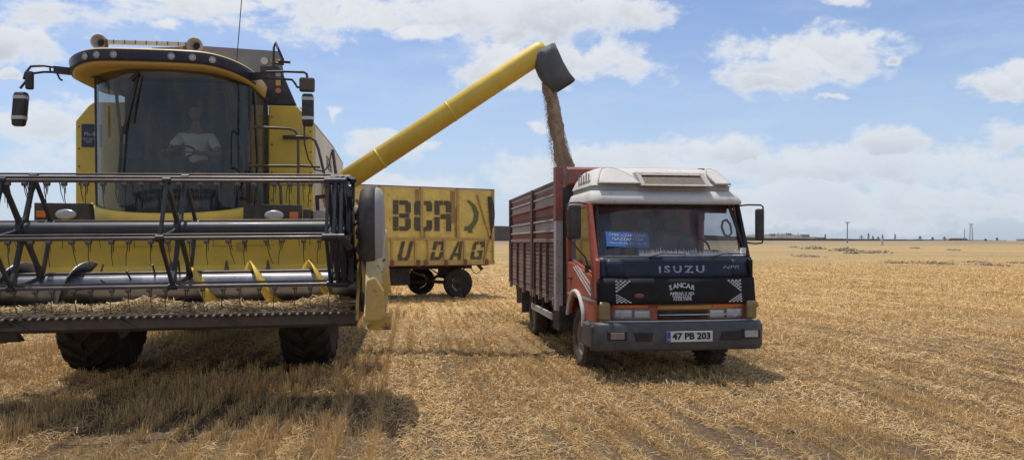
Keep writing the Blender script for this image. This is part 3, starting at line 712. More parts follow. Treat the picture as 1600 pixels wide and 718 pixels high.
# reel
RC = Vector((0, -2.9, 1.815)); RR = .58
q = MB(); q.cyl((XL + .3, RC.y, RC.z), (2.20, RC.y, RC.z), .086, n=32); rt = q.build('reel_tube', 'reelblack', hdr)
def rp(deg, r_=RR): return (RC.y - r_ * math.cos(R(deg)), RC.z + r_ * math.sin(R(deg)))
ANG = [60 * k - 8 for k in range(6)]
def spider(x):
    """pressed steel wheel: hexagon rim and tapered spokes with rounded openings"""
    q = MB()
    for k in range(6):
        a, c = Vector((x, *rp(ANG[k]))), Vector((x, *rp(ANG[(k + 1) % 6])))
        q.beam(a, c, .042, .030, (1, 0, 0)); ctr = Vector((x, RC.y, RC.z))
        ra = (a - ctr).normalized(); ta = ra.cross(Vector((1, 0, 0)))
        pl = [ctr + ra * .07 + ta * .05, ctr + ra * .16 + ta * .028, ctr + ra * .42 + ta * .024, ctr + ra * .54 + ta * .06, ctr + ra * .60 + ta * .0, ctr + ra * .54 - ta * .06, ctr + ra * .42 - ta * .024, ctr + ra * .16 - ta * .028, ctr + ra * .07 - ta * .05]
        q.prism([(v_.y, v_.z) for v_ in pl], 'x', x - .018, x + .018)
        q.cyl(a - Vector((.035, 0, 0)), a + Vector((.035, 0, 0)), .034, n=10)
    q.lathe([(.084, -.03), (.125, -.025), (.125, .025), (.084, .03)], (x, RC.y, RC.z), (1, 0, 0), 20)
    return q.build('reel_spider', 'reelblack', hdr, bev=.006)
for x in (-2.3, -.80, .62): spider(x)
for x in (2.09, 2.16, 2.22): spider(x)
q = MB(); q.lathe([(.001, -.02), (.30, -.02), (.30, .02), (.001, .02)], (2.27, RC.y, RC.z), (1, 0, 0), 28)
for k in range(6):
    q.beam((2.28, *rp(ANG[k] - 4, .25)), (2.28, *rp(ANG[k] - 4, .56)), .03, .05, (1, 0, 0)); q.beam((2.24, *rp(ANG[k], RR)), (2.30, *rp(ANG[k] - 14, .5)), .04, .05, (1, 0, 0))
q.build('reel_end_plate', 'black', hdr)
tm = MB(); tm.tube([(0, 0, -.01), (.004, .01, -.06), (-.006, .02, -.13), (-.002, .03, -.23)], [.006, .005, .004, .003], 5)
tm.tube([(.018, 0, -.01), (.02, .006, -.05), (.016, .012, -.10)], [.005, .004, .003], 5); tme = tm.mesh('tine', 'tine')
km = MB(); km.cyl((-.012, 0, -.028), (.03, 0, -.028), .022, n=10); kme = km.mesh('tine_clip', 'knob')
for k in range(6):
    y_, z_ = rp(ANG[k])
    q = MB(); q.cyl((XL + .3, y_, z_), (2.17, y_, z_), .018, n=12); q.cyl((XL + .3, y_ + .012, z_ + .034), (2.17, y_ + .012, z_ + .034), .010, n=8); q.build('reel_bat', 'bar', hdr)
    x = XL + .42 + .04 * k; j = 0
    while x < 2.12:
        inst('tine', tme, hdr, (x, y_, z_ - .02), (random.gauss(0, .10), random.gauss(0, .12), random.uniform(-.4, .4)))
        inst('tine_clip', kme, hdr, (x, y_, z_))
        x += .145 + (.045 if j % 2 else 0); j += 1
# reel arm at the right end
q = MB(); q.beam((2.36, -1.7, 1.62), (2.36, -2.95, 1.78), .05, .10); q.beam((2.38, -1.9, 1.3), (2.38, -2.5, 1.7), .04, .04); q.build('reel_arm', 'black', hdr)
# end plates, dividers and drive shields
for sd, xe in ((1, XR), (-1, XL)):
    q = MB(); q.prism([(-1.85, .92), (-1.85, 1.78), (-2.3, 1.72), (-2.85, 1.42), (-3.25, 1.12), (-3.3, .93)], 'x', xe, xe + .03 * sd); ep = q.build('end_plate', 'yellow_worn', hdr)
    rows = []
    for y_, zl, zh, wo_ in ((-2.15, 1.0, 1.86, .24), (-2.8, .97, 1.74, .25), (-3.2, .95, 1.54, .24), (-3.42, .93, 1.30, .21), (-3.58, .93, 1.12, .15), (-3.68, .93, 1.02, .07)):
        o_ = xe + .10 * sd
        wo_ *= .82
        rows.append([(o_, y_, zl), (o_ + (wo_ - .03) * sd, y_, zl), (o_ + wo_ * sd, y_, (zl * .7 + zh * .3)), (o_ + wo_ * .85 * sd, y_, zh - .04), (o_ + (wo_ * .6) * sd, y_, zh), (o_, y_, zh - .02)])
    q = MB(); q.loft(rows, True); q.build('crop_divider', 'divider', hdr, bev=.004)
    if sd > 0:
        q = MB(); q.prism([(2.385, 1.55), (2.49, 1.55), (2.50, 1.22), (2.44, 1.14), (2.40, 1.20)], 'y', -3.16, -3.10); dp = q.build('divider_plate', 'yellow_worn', hdr, bev=.006)
        q = MB(); q.lathe([(.001, .05), (.05, .035), (.06, 0), (.001, -.005)], (2.44, -3.13, 1.555), (0, 0, 1), 16); q.build('plate_cap', 'bar', dp)
        q = MB(); q.beam((2.40, -3.2, 1.50), (2.62, -3.3, 1.06), .014, .02); q.beam((2.62, -3.2, 1.52), (2.46, -3.25, 1.30), .012, .02); q.beam((2.44, -3.22, 1.30), (2.60, -3.3, .98), .012, .015); q.build('divider_rod', 'bar', hdr)
        q = MB(); q.prism([(2.43, 1.20), (2.55, 1.21), (2.56, 1.12), (2.44, 1.10)], 'y', -3.30, -3.1); q.prism([(2.50, .99), (2.68, .99), (2.68, .86), (2.47, .86), (2.42, .99)], 'y', -3.5, -3.2); q.prism([(2.56, 1.36), (2.66, 1.42), (2.68, 1.20), (2.60, 1.16)], 'y', -3.32, -3.26); q.build('divider_bracket', 'yellow_worn', hdr, bev=.006)
        q = MB(); q.prism([(2.47, 1.34), (2.54, 1.37), (2.625, 1.24), (2.635, 1.02), (2.60, .96), (2.45, .96)], 'y', -3.70, -3.62); q.build('divider_toe', 'yellow_worn', hdr, bev=.02)
        q = MB(); q.prism([(2.38, 1.26), (2.62, 1.12), (2.62, 1.0), (2.38, 1.0)], 'y', -3.14, -3.05); q.build('divider_base', 'skid', hdr)
    # rounded shield over the reel drive
    prof = [(-3.22, 1.50), (-3.26, 1.75), (-3.24, 2.08), (-3.14, 2.20), (-2.95, 2.24), (-2.6, 2.20), (-2.35, 2.05), (-2.22, 1.8), (-2.2, 1.50), (-2.35, 1.42), (-3.05, 1.40)]
    xa = xe + .13 * sd
    def ringx(x, k): 
        cyy, czz = -2.72, 1.82
        return [(x, cyy + (a_ - cyy) * k, czz + (b_ - czz) * k) for a_, b_ in prof]
    q = MB(); q.loft([ringx(xa, .94), ringx(xa + .005 * sd, 1.0), ringx(xa + .06 * sd, 1.0), ringx(xa + .10 * sd, .97), ringx(xa + .125 * sd, .86)], True); so = q.build('drive_shield', 'shield', hdr)
    q = MB(); q.loft([ringx(xa - .10 * sd, .84), ringx(xa - .09 * sd, .94), ringx(xa - .04 * sd, 1.012), ringx(xa + .055 * sd, 1.014), ringx(xa + .058 * sd, .96)], True); q.build('shield_backing', 'blackmat', hdr)
    q = MB(); q.tube([(xa - .11 * sd + .02 * math.sin(k * 2.1), -3.05 + .03 * math.cos(k * 1.7), 1.50 + .055 * k) for k in range(12)], .018, 6); q.beam((xa - .13 * sd, -3.05, 1.86), (xa - .02 * sd, -3.1, 2.05), .02, .02); q.beam((xa - .13 * sd, -3.0, 1.75), (xa, -3.0, 1.62), .03, .05); q.build('drive_linkage', 'bar', hdr)
# cut straw left on the header floor: its own loose stuff
def hp():
    x = random.uniform(XL + .1, XR - .1); y_ = random.triangular(-3.22, -2.55, -2.86)
    hh = .02 + .095 * math.exp(-((y_ + 2.86) / .17) ** 2) * (1 + .5 * math.sin(x * 5.3) * math.sin(x * 2.1 + 1))
    return Vector((x, y_, 1.005 + random.uniform(0, 1) * hh))
M['chaff'] = paint('cut_straw', (.70, .54, .31), .85, var=.4, dust=.3, dustcol=(.36, .25, .13), bump=0, scale=14)
me = litter('loose_straw', 15000, hp, None); me.materials.append(M['chaff'])
lo = D.objects.new('loose_straw', me); COL.objects.link(lo)
lo.matrix_world = Matrix.Translation(CO) @ Matrix.Rotation(R(YAW), 4, 'Z') @ Matrix.Translation(hdr.location) @ hdr.rotation_euler.to_matrix().to_4x4()
tag(lo, 'cut straw heaped along the floor of the harvester header', 'straw', kind='stuff')

# ================================================================== TRUCK
TO = Vector((1.87, 10.10, 0))
T = tag(empty('truck', TO, YAW), 'old red lorry with white roof fairing and dark front being loaded with grain', 'truck')
# lower cab sides with wheel arch, doors and windows
def arch(y0, z0, r_, a0, a1, n=12): return [(y0 + r_ * math.cos(R(a0 + (a1 - a0) * i / n)), z0 + r_ * math.sin(R(a0 + (a1 - a0) * i / n))) for i in range(n + 1)]
for sd in (-1, 1):
    x0, x1 = (-1.0, -.955) if sd < 0 else (.955, 1.0)
    q = MB(); q.prism([(-1.04, .70), (-.52, .70)] + arch(.02, .50, .52, 157, 22) + [(.62, .68), (.72, .68), (.72, 1.0), (-1.04, 1.0)], 'x', x0, x1); q.build('lower_side', 'red', T, bev=.012)
    q = MB(); q.prism([(-.90, 1.005), (.60, 1.005), (.60, 1.42), (.30, 1.42), (-.86, 1.28)], 'x', x0 - .006 * (sd < 0), x1 + .006 * (sd > 0)); dr = q.build('door', 'red', T, bev=.012)
    q = MB(); q.beam((x0 + .02, -.86, 1.28), (x0 + .02 - .04 * sd * 0, -.58, 2.18), .05, .06, (1, 0, 0)); q.beam((x0 + .02, .60, 1.40), (x0 + .02, .60, 2.18), .05, .07, (1, 0, 0)); q.beam((x0 + .02, -.60, 2.17), (x0 + .02, .62, 2.17), .05, .05, (1, 0, 0))
    q.beam((x0 + .02, -.86, 1.29), (x0 + .02, .30, 1.43), .055, .03, (1, 0, 0)); q.build('window_frame', 'red', dr, bev=.008)
    q = MB(); q.add([(x0 + .02, -.84, 1.30), (x0 + .02, .57, 1.43), (x0 + .02, .57, 2.15), (x0 + .02, -.58, 2.15)], [(0, 1, 2, 3)]); q.build('door_window', 'glass_truck', dr)
    q = MB(); q.prism([(-1.04, 1.005), (-.915, 1.005), (-.875, 1.30), (-.60, 2.20), (-.66, 2.20), (-.98, 1.50), (-1.04, 1.48)], 'x', x0, x1); q.build('front_pillar', 'red' if sd < 0 else 'vinyl', T, bev=.012)
    q = MB(); q.box(x0, x1, .625, .72, 1.005, 2.2); q.build('rear_pillar', 'red', T, bev=.01)
    q = MB(); q.beam(((x0 if sd < 0 else x1) + .003 * sd, .30, 1.20), ((x0 if sd < 0 else x1) + .02 * sd, .44, 1.20), .03, .035); q.build('door_handle', 'blackmat', dr, bev=.006)
    for k in range(3):      # diagonal white stripes
        q = MB(); xs = (x0 - .012 if sd < 0 else x1 + .009); q.prism([(-.80 + .02 * k, 1.02 + .035 * k * 2), (-.80 + .02 * k, 1.05 + .035 * k * 2), (.2 - .12 * k, 1.37 + .012 * k), (.2 - .12 * k, 1.345 + .012 * k)], 'x', xs, xs + .004); q.build('door_stripe', 'whitetrim', dr)
    q = MB(); q.box(x0 - .008 if sd < 0 else x1, x0 if sd < 0 else x1 + .008, -1.0, .60, .965, 1.0); q.build('side_moulding', 'whiteworn', T)
    # white wheel-arch lip
    q = MB(); pts = arch(.02, .50, .54, 150, 20, 14); xs = x0 - .02 if sd < 0 else x1 + .02
    q.tube([(xs, -.44, .62)] + [(xs, a, b) for a, b in pts], .028, 8); q.build('arch_lip', 'white', T)
    q = MB(); q.prism([(-1.02, .70), (-.50, .70), (-.47, .56), (-.9, .58)], 'x', x0 - .005, x1 + .005); q.build('front_valance', 'rim', T, bev=.01)
q = MB(); q.box(-.955, .955, .66, .72, .7, 2.2); q.build('cab_back_wall', 'red', T)
for x0, x1 in ((-.60, -.1), (.1, .6)): q = MB(); q.box(x0, x1, .645, .655, 1.6, 2.0); q.build('rear_window', 'darkhole', T)
q = MB(); q.box(-.955, .955, -.98, .66, .98, 1.02); q.build('cab_floor', 'interior', T)
# front: navy cowl, black vinyl bra, headlamp band
def fy(x, z):   # front surface: bowed in plan, leaning back with height
    return -1.14 + .09 * (abs(x) / 1.0) ** 3 + max(0, z - .95) * .16
def fgrid(x0, x1, z0, z1, off, nx=20, nz=4):
    return [[(x0 + (x1 - x0) * i / nx, fy(x0 + (x1 - x0) * i / nx, z0 + (z1 - z0) * j / nz) - off, z0 + (z1 - z0) * j / nz) for i in range(nx + 1)] for j in range(nz + 1)]
q = MB(); q.grid(fgrid(-.995, 1.01, 1.255, 1.51, .0)); cowl = q.build('front_cowl', 'navy', T, solid=.02)
q = MB(); q.grid(fgrid(-1.0, 1.015, .95, 1.262, .022)); vin = q.build('front_cover', 'vinyl', T, solid=.02)
q = MB(); q.grid(fgrid(-.985, 1.0, .70, .955, -.03)); q.build('lamp_band', 'red', T, solid=.02)
for sx in (-1, 1):
    cx = .02
    q = MB(); q.grid(fgrid(cx + sx * .80 - .10, cx + sx * .80 + .12, 1.28, 1.49, .014, 4, 3)); q.build('vent_panel', 'navy', cowl, solid=.006)
    # chequered triangles: two per side
    for z0, z1, up_ in ((1.10, 1.24, True), (.97, 1.07, False)):
        nn = 7; q = MB(); ex = cx + sx * .80
        for i in range(nn):
            for j in range(nn):
                if (i + j) % 2 == 0 and ((i + (nn - 1 - j) < nn) if up_ else (i + j < nn)):
                    xa = ex - sx * i * .026; za = z0 + (z1 - z0) * j / nn
                    y_ = fy(xa, za) - .036
                    q.box(min(xa, xa - sx * .026), max(xa, xa - sx * .026), y_ - .002, y_, za, za + (z1 - z0) / nn)
        q.build('chequer_decal', 'letter', vin)
# lettering
t_ = text('ISUZU', 'maker_lettering', 'letterworn', cowl, (.055, fy(0, 1.375) - .016, 1.365), (R(90 - 9), 0, 0), .085, .58, space=1.4, off=.003)
text('NPR', 'model_lettering', 'letterworn', cowl, (.70, fy(.7, 1.38) - .018, 1.39), (R(90 - 9), 0, R(6)), .045, .22, shear=.25)
nm = 'SANCAR'
for k, c_ in enumerate(nm):
    a_ = (k - 2.5) / 2.5; text(c_, 'name_lettering', 'letter', vin, (.035 + a_ * .14, fy(0, 1.17) - .040, 1.175 - .028 * a_ * a_), (R(81), -R(-a_ * 12) * 1, 0), .060, off=.002)
text('AMBAR 0 482\nNAKLIYAT\nKIZILTEPE', 'small_lettering', 'letter', vin, (.035, fy(0, 1.05) - .040, 1.045), (R(81), 0, 0), .034, .31, off=.001, line=.72)
q = MB(); q.lathe([(.001, -.004), (.06, -.004), (.06, .004)], (0, 0, 0), (0, 1, 0), 20); o = q.build('oval_badge', 'rustred', vin); o.location = (-.50, fy(-.5, 1.06) - .036, 1.055); o.scale = (1, 1, .5)
# windscreen and frame
def ws(x, z):
    k = (z - 1.50) / .70
    return (x * (1 - .085 * k) + .02, -1.02 + .40 * k + .10 * (abs(x)) ** 3, z)
q = MB(); q.grid([[ws(-.95 + 1.9 * i / 16, 1.52 + .66 * j / 4) for i in range(17)] for j in range(5)]); q.build('windscreen', 'glass_truck', T)
q = MB()
per = [ws(-.97 + 1.94 * i / 16, 1.51) for i in range(17)] + [ws(.97, 1.51 + .68 * j / 5) for j in range(1, 6)] + [ws(.97 - 1.94 * i / 16, 2.19) for i in range(1, 17)] + [ws(-.97, 2.19 - .68 * j / 5) for j in range(1, 5)]
q.tube(per, .026, 8, True); q.build('windscreen_seal', 'blackmat', T)
q = MB()
for x in (-.35, .45): q = MB(); q.tube([(x, -1.06, 1.52), (x + .18, -1.04, 1.56), (x + .48, -1.035, 1.55)], .008, 6); q.build('wiper', 'blackmat', T)
q = MB(); q.box(-.93, .95, -.93, -.50, 1.40, 1.50); q.box(.30, .75, -.62, -.45, 1.50, 1.60); q.build('dashboard', 'interior', T, bev=.03)
q = MB(); q.box(-.86, .86, .40, .62, 1.05, 1.50); q.build('bench_base', 'seat', T)
for xc in (-.50, .12, .52):
    q = MB(); q.box(xc - .24, xc + .24, .0, .5, 1.15, 1.35); q.box(xc - .23, xc + .23, .36, .52, 1.3, 1.86); q.box(xc - .14, xc + .14, .38, .5, 1.86, 2.06); q.build('seat', 'seat', T, bev=.05)
q = MB(); q.box(-.93, .2, .56, .60, 1.72, 2.12); q.build('rear_red_sheet', 'redcloth', T)  # flat dark red sheet behind the seats
q = MB(); q.grid([[(-.9 + 1.8 * i / 40, -.50 + .03 * math.sin(i * 1.3), 2.08 + .0 * i) for i in range(41)], [(-.9 + 1.8 * i / 40, -.50, 2.17) for i in range(41)]]); q.build('top_fringe', 'redcloth', T, solid=.01)
q = MB()
random.seed(3)
for i in range(340):
    x = -.42 + i * .0040 + random.uniform(-.01, .01); h_ = random.uniform(.025, .085) * (1 if i % 9 else 1.4); z_ = 1.535
    q.add([(x - .011, -.96 + .02 * random.random(), z_), (x + .011, -.96, z_), (x + random.uniform(-.02, .02), -.90 + .03 * random.random(), z_ + h_)], [(0, 1, 2)])
q.build('dashboard_fringe', 'fringe', T)
q = MB()
for x, w_, h_ in ((.27, .12, .05), (.80, .16, .06), (.93, .05, .10)): q.box(x - w_ / 2, x + w_ / 2, -.94, -.88, 1.52, 1.53 + h_)
q.build('paper', 'fringe', T)
q = MB(); q.tube([(.48 + .21 * math.cos(t), -.42 + .10 * math.sin(t), 1.62 + .16 * math.sin(t)) for t in [2 * math.pi * k / 28 for k in range(28)]], .014, 8, True); q.beam((.48, -.5, 1.5), (.48, -.42, 1.62), .05, .05); q.build('steering_wheel', 'blackmat', T)
q = MB(); q.tube([(.83, -.64, 1.99), (.78, -.64, 1.97), (.765, -.64, 1.90), (.80, -.64, 1.80), (.86, -.64, 1.77), (.90, -.64, 1.82), (.88, -.64, 1.93), (.83, -.64, 1.99)], .015, 8); q.build('grab_handle', 'blackmat', T)
# blue card in the windscreen
q = MB(); q.box(-.275, .275, -.006, 0, -.105, .105); cdv = q.build('window_card', 'signblue', T, loc=(-.56, -.86, 1.73)); cdv.rotation_euler = (R(-28), R(2), 0)
for s_, z_, h_, w_ in (('ÖMER ve KARDEŞLER', .055, .038, .47), ('GAZİANTEP', .0, .042, .40), ('Gsm 0532 482 76 21', -.058, .028, .46)):
    text(s_, 'card_lettering', 'letter', cdv, (0, -.009, z_), (R(90), 0, 0), h_, w_, ext=.001)
# grille, lamps
q = MB(); q.grid(fgrid(-.27, .72, .885, .935, -.004, 10, 2)); q.build('grille_strip', 'amber', T, solid=.006)
q = MB(); q.grid(fgrid(-.26, .80, .765, .872, -.018, 10, 2)); q.build('grille_recess', 'darkhole', T, solid=.01)
for z_ in (.785, .82, .855):
    q = MB(); q.grid(fgrid(-.25, .79, z_ - .006, z_ + .006, .0, 10, 1)); q.build('grille_bar', 'whitetrim' if z_ == .82 else 'blackmat', T, solid=.008)
q = MB(); q.grid(fgrid(-.97, .98, .735, .752, .01, 20, 1)); q.build('chrome_strip', 'whitetrim', T, solid=.008)
for sx in (-1, 1):
    cx = .015
    def fx(a, b, z0, z1, off, **k):
        return fgrid(min(cx + sx * a, cx + sx * b), max(cx + sx * a, cx + sx * b), z0, z1, off, 6, 3)
    q = MB(); q.grid(fx(.36, .83, .755, .90, -.012)); lm = q.build('lamp_housing', 'rim', T, solid=.01)
    q = MB(); q.grid(fx(.60, .81, .775, .885, .004)); q.build('headlight', 'lensglass', lm, solid=.006)
    q = MB(); yb = fy(.7, .83) - .012; q.lathe([(.045, 0), (.04, -.01), (.012, -.014), (.001, -.014)], (cx + sx * .70, yb, .83), (0, -1, 0), 20); q.build('headlight_bulb', 'lens', lm)
    q = MB(); q.grid(fx(.38, .57, .775, .875, .004)); q.build('headlight', 'lensglass', lm, solid=.006)
    q = MB(); q.grid(fx(.40, .83, .903, .945, .0)); q.build('reflector_strip', 'redorange', T, solid=.006)
    q = MB(); q.prism([(-1.135, .76), (-1.09, .76), (-.94, .76), (-.94, .98), (-1.10, .985), (-1.135, .95)], 'x', *sorted((cx + sx * .865, cx + sx * .992))); q.build('corner_lamp', 'dullamber', T, bev=.02)
q = MB(); q.ball((1.035, -1.02, .92), .045, 12, 8); q.build('marker_lamp', 'orange', T)
# bumper wrapped round the corners
def bring(z, o_, n=30):
    pts = []
    for i in range(n + 1):
        x = -1.075 + 2.165 * i / n; e = max(0, abs(x - .007) - .93) / .152
        pts.append((x, -1.25 + .03 * (abs(x)) ** 2 + .14 * e ** 2.2 + o_, z))
    return pts
rows = [bring(.405, .06), bring(.41, .015), bring(.44, .0), bring(.60, -.012), bring(.64, .012), bring(.70, .02), bring(.725, .04), bring(.73, .10)]
q = MB(); q.grid(rows); bp = q.build('bumper', 'bumper', T, solid=.02)
for a, b in ((-1.08, -1.02), (1.03, 1.09)): q = MB(); q.box(a, b, -1.12, -.62, .42, .70); q.build('bumper_end', 'bumper', T, bev=.02)
for xc, w_ in ((-.48, .26), (.62, .26)):
    q = MB(); s_ = 1 if xc < 0 else -1; q.prism([(xc - w_ / 2 * 1.0, .635 if s_ > 0 else .625), (xc + w_ / 2, .635 if s_ < 0 else .62), (xc + w_ / 2 - (.03 if s_ > 0 else -.0), .52), (xc - w_ / 2 + (.04 if s_ > 0 else -.03), .52)], 'y', -1.268, -1.24); q.build('bumper_recess', 'darkhole', bp, bev=.01)
for xc in (-.80, .87):
    q = MB(); q.box(xc - .12, xc + .12, -1.262, -1.22, .535, .645); fo = q.build('fog_lamp_recess', 'darkhole', bp, bev=.01)
    q = MB(); q.box(xc - .085, xc + .085, -1.270, -1.255, .55, .63); q.build('fog_lamp', 'lensglass' if xc > 0 else 'rim', fo, bev=.005)
q = MB(); q.box(-.285, .285, -.006, .006, -.063, .063); pl = q.build('number_plate', 'plate', T, bev=.003, loc=(.082, -1.285, .575))
q = MB(); q.box(-.283, -.240, -.009, -.004, -.060, .060); q.build('plate_band', 'plateblue', pl)
text('47 PB 203', 'plate_lettering', 'ink', pl, (.022, -.009, .001), (R(90), 0, 0), .078, .475, off=.004, ext=.001)
text('TR', 'plate_lettering', 'plate', pl, (-.262, -.0105, -.035), (R(90), 0, 0), .022, ext=.001)
q = MB(); q.box(-.75, .75, -.9, 4.9, .55, .66); q.box(-.45, -.35, -.95, 5.6, .58, .80); q.box(.35, .45, -.95, 5.6, .58, .80); q.box(-.4, .4, -.4, .5, .42, .9); q.build('chassis', 'chassis', T)
# roof fairing
def rring(z, xh0, xh1, y0, y1, rad, n=8):
    pts = []
    for cx, cy, a0 in ((xh1 - rad, y0 + rad, -90), (xh1 - .08, y1 - .08, 0), (xh0 + .08, y1 - .08, 90), (xh0 + rad, y0 + rad, 180)):
        rr_ = rad if cy < 0.1 else .08
        for i in range(n + 1):
            a_ = R(a0 + 90 * i / n); pts.append((cx + rr_ * math.cos(a_), cy + rr_ * math.sin(a_) * (.7 if rr_ > .1 else 1), z + 0))
    return pts
q = MB(); q.loft([rring(2.185, -.955, 1.01, -.66, .72, .10), rring(2.19, -.98, 1.035, -.74, .72, .12), rring(2.225, -.985, 1.04, -.755, .72, .14), rring(2.30, -.965, 1.02, -.70, .72, .16), rring(2.355, -.94, .99, -.64, .72, .18), rring(2.37, -.90, .95, -.58, .72, .18)]); vis = q.build('roof_visor', 'white', T)
q = MB(); q.loft([rring(2.365, -.915, .955, -.615, .70, .18), rring(2.432, -.915, .955, -.600, .70, .18)]); q.build('fairing_gap', 'whiteworn', T)
q = MB(); q.loft([rring(2.428, -.925, .975, -.62, .72, .18), rring(2.45, -.92, .965, -.60, .72, .18), rring(2.54, -.875, .90, -.455, .72, .18), rring(2.63, -.81, .825, -.29, .71, .16), rring(2.685, -.76, .77, -.18, .68, .14), rring(2.70, -.70, .71, -.08, .64, .1)]); fa = q.build('roof_fairing', 'white', T)
# centre vent and the two cheeks
q = MB()
vy = lambda z: -.60 + (z - 2.45) * 1.45
for x0, x1, z0, z1 in ((-.28, .56, 2.572, 2.612), (-.28, .56, 2.418, 2.440), (-.32, -.265, 2.418, 2.612), (.545, .60, 2.418, 2.612)):
    q.add([(x0, vy(z0) - .05, z0), (x1, vy(z0) - .05, z0), (x1, vy(z1) - .05, z1), (x0, vy(z1) - .05, z1), (x0, vy(z0) + .12, z0), (x1, vy(z0) + .12, z0), (x1, vy(z1) + .12, z1), (x0, vy(z1) + .12, z1)],
          [(0, 1, 2, 3), (4, 7, 6, 5), (0, 4, 5, 1), (1, 5, 6, 2), (2, 6, 7, 3), (3, 7, 4, 0)])
q.build('vent_frame', 'whiteworn', fa)
q = MB(); q.add([(-.265, vy(2.44) - .008, 2.44), (.545, vy(2.44) - .008, 2.44), (.545, vy(2.572) - .008, 2.572), (-.265, vy(2.572) - .008, 2.572)], [(0, 1, 2, 3)]); q.build('vent_mesh', 'ventmesh', fa, solid=.01)
for poly in ([(-.86, 2.45), (-.30, 2.45), (-.37, 2.54), (-.46, 2.61), (-.55, 2.66), (-.66, 2.68), (-.74, 2.66), (-.79, 2.59), (-.83, 2.52)], [(.70, 2.45), (.90, 2.45), (.875, 2.54), (.83, 2.63), (.77, 2.675), (.70, 2.67), (.665, 2.60), (.67, 2.52)]):
    cxp = sum(a for a, b in poly) / len(poly); czp = sum(b for a, b in poly) / len(poly)
    def pr(k, o_): return [(cxp + (a - cxp) * k, vy(czp + (b - czp) * k) - o_, czp + (b - czp) * k) for a, b in poly]
    q = MB(); q.loft([pr(1.0, -.10), pr(1.0, .015), pr(.95, .032), pr(.80, .04)], True); q.build('fairing_cheek', 'white', fa, bev=.006)
    q = MB(); q.tube(pr(1.01, .012), .009, 6, True); q.build('cheek_seam', 'whiteworn', fa)
q = MB()
for k in range(5): q.box(-.912, -.905, -.30 + .14 * k, -.24 + .14 * k, 2.44, 2.60 + .02 * (k % 2))
q.build('worn_patch', 'whiteworn', fa)
for x in (-.05, .38):
    q = MB(); q.lathe([(.10, 0), (.10, .012), (.07, .02), (.001, .022)], (x, .2, 2.70), (0, 0, 1), 18); q.build('roof_cap', 'whiteworn', fa)
# mirrors
q = MB(); q.tube([(1.0, -.58, 2.17), (1.12, -.64, 2.185), (1.27, -.7, 2.18), (1.30, -.7, 2.16), (1.305, -.7, 2.1), (1.305, -.7, 1.75), (1.29, -.7, 1.69), (1.2, -.7, 1.68), (1.0, -.74, 1.70)], .011, 8); ma = q.build('mirror_bracket', 'blackmat', T)
q = MB(); q.box(1.19, 1.30, -.75, -.68, 1.72, 2.13); q.build('mirror', 'blackmat', ma, bev=.025)
q = MB(); q.tube([(-.98, -.55, 2.18), (-1.12, -.62, 2.20), (-1.26, -.68, 2.19), (-1.29, -.68, 2.14), (-1.29, -.68, 1.78), (-1.24, -.68, 1.72), (-1.05, -.7, 1.5), (-1.03, -.72, 1.40)], .010, 8); ma = q.build('mirror_bracket', 'blackmat', T)
q = MB(); q.box(-1.27, -1.11, -.73, -.66, 1.74, 2.17); q.build('mirror', 'blackmat', ma, bev=.03)
q = MB(); q.box(-1.07, -1.03, -.78, -.72, 1.32, 1.40); q.build('bracket_clamp', 'blackmat', ma)
# wheels
def truck_wheel(x, y, side, parent, mat='tyredust', r_=.41, wd=.24):
    c = (x, y, r_); q = MB(); tyre(q, c, r_, wd, 40, .57); o = q.build('wheel', mat, parent)
    d_ = MB(); rimdisc(d_, c, r_ * .57, wd, side, dish=-.02); rm = d_.build('rim', 'rim', o)
    l = MB()
    for k in range(6):
        a_ = 2 * math.pi * k / 6; l.cyl((x + side * .06, y + .10 * math.cos(a_), r_ + .10 * math.sin(a_)), (x + side * .09, y + .10 * math.cos(a_), r_ + .10 * math.sin(a_)), .013, n=6)
    l.build('wheel_nut', 'rim', o)['kind'] = 'stuff'
    gr = MB()
    for k in range(36):
        a_ = 2 * math.pi * k / 36
        for xo in (-.08, 0, .08): gr.beam((x + xo - .03, y + (r_ + .002) * math.cos(a_), r_ + (r_ + .002) * math.sin(a_)), (x + xo + .03, y + (r_ + .002) * math.cos(a_ + .05), r_ + (r_ + .002) * math.sin(a_ + .05)), .035, .012, (0, math.cos(a_), math.sin(a_)))
    gr.build('tread', mat, o)['kind'] = 'stuff'
for sx in (-1, 1):
    truck_wheel(sx * .86, .02, sx, T); truck_wheel(sx * .88, 3.72, sx, T); truck_wheel(sx * .62, 3.72, sx, T)
q = MB(); q.cyl((-.8, .02, .41), (.8, .02, .41), .06, n=10); q.cyl((-.8, 3.72, .41), (.8, 3.72, .41), .08, n=10); q.ball((0, 3.72, .41), .22); q.build('axle', 'chassis', T)
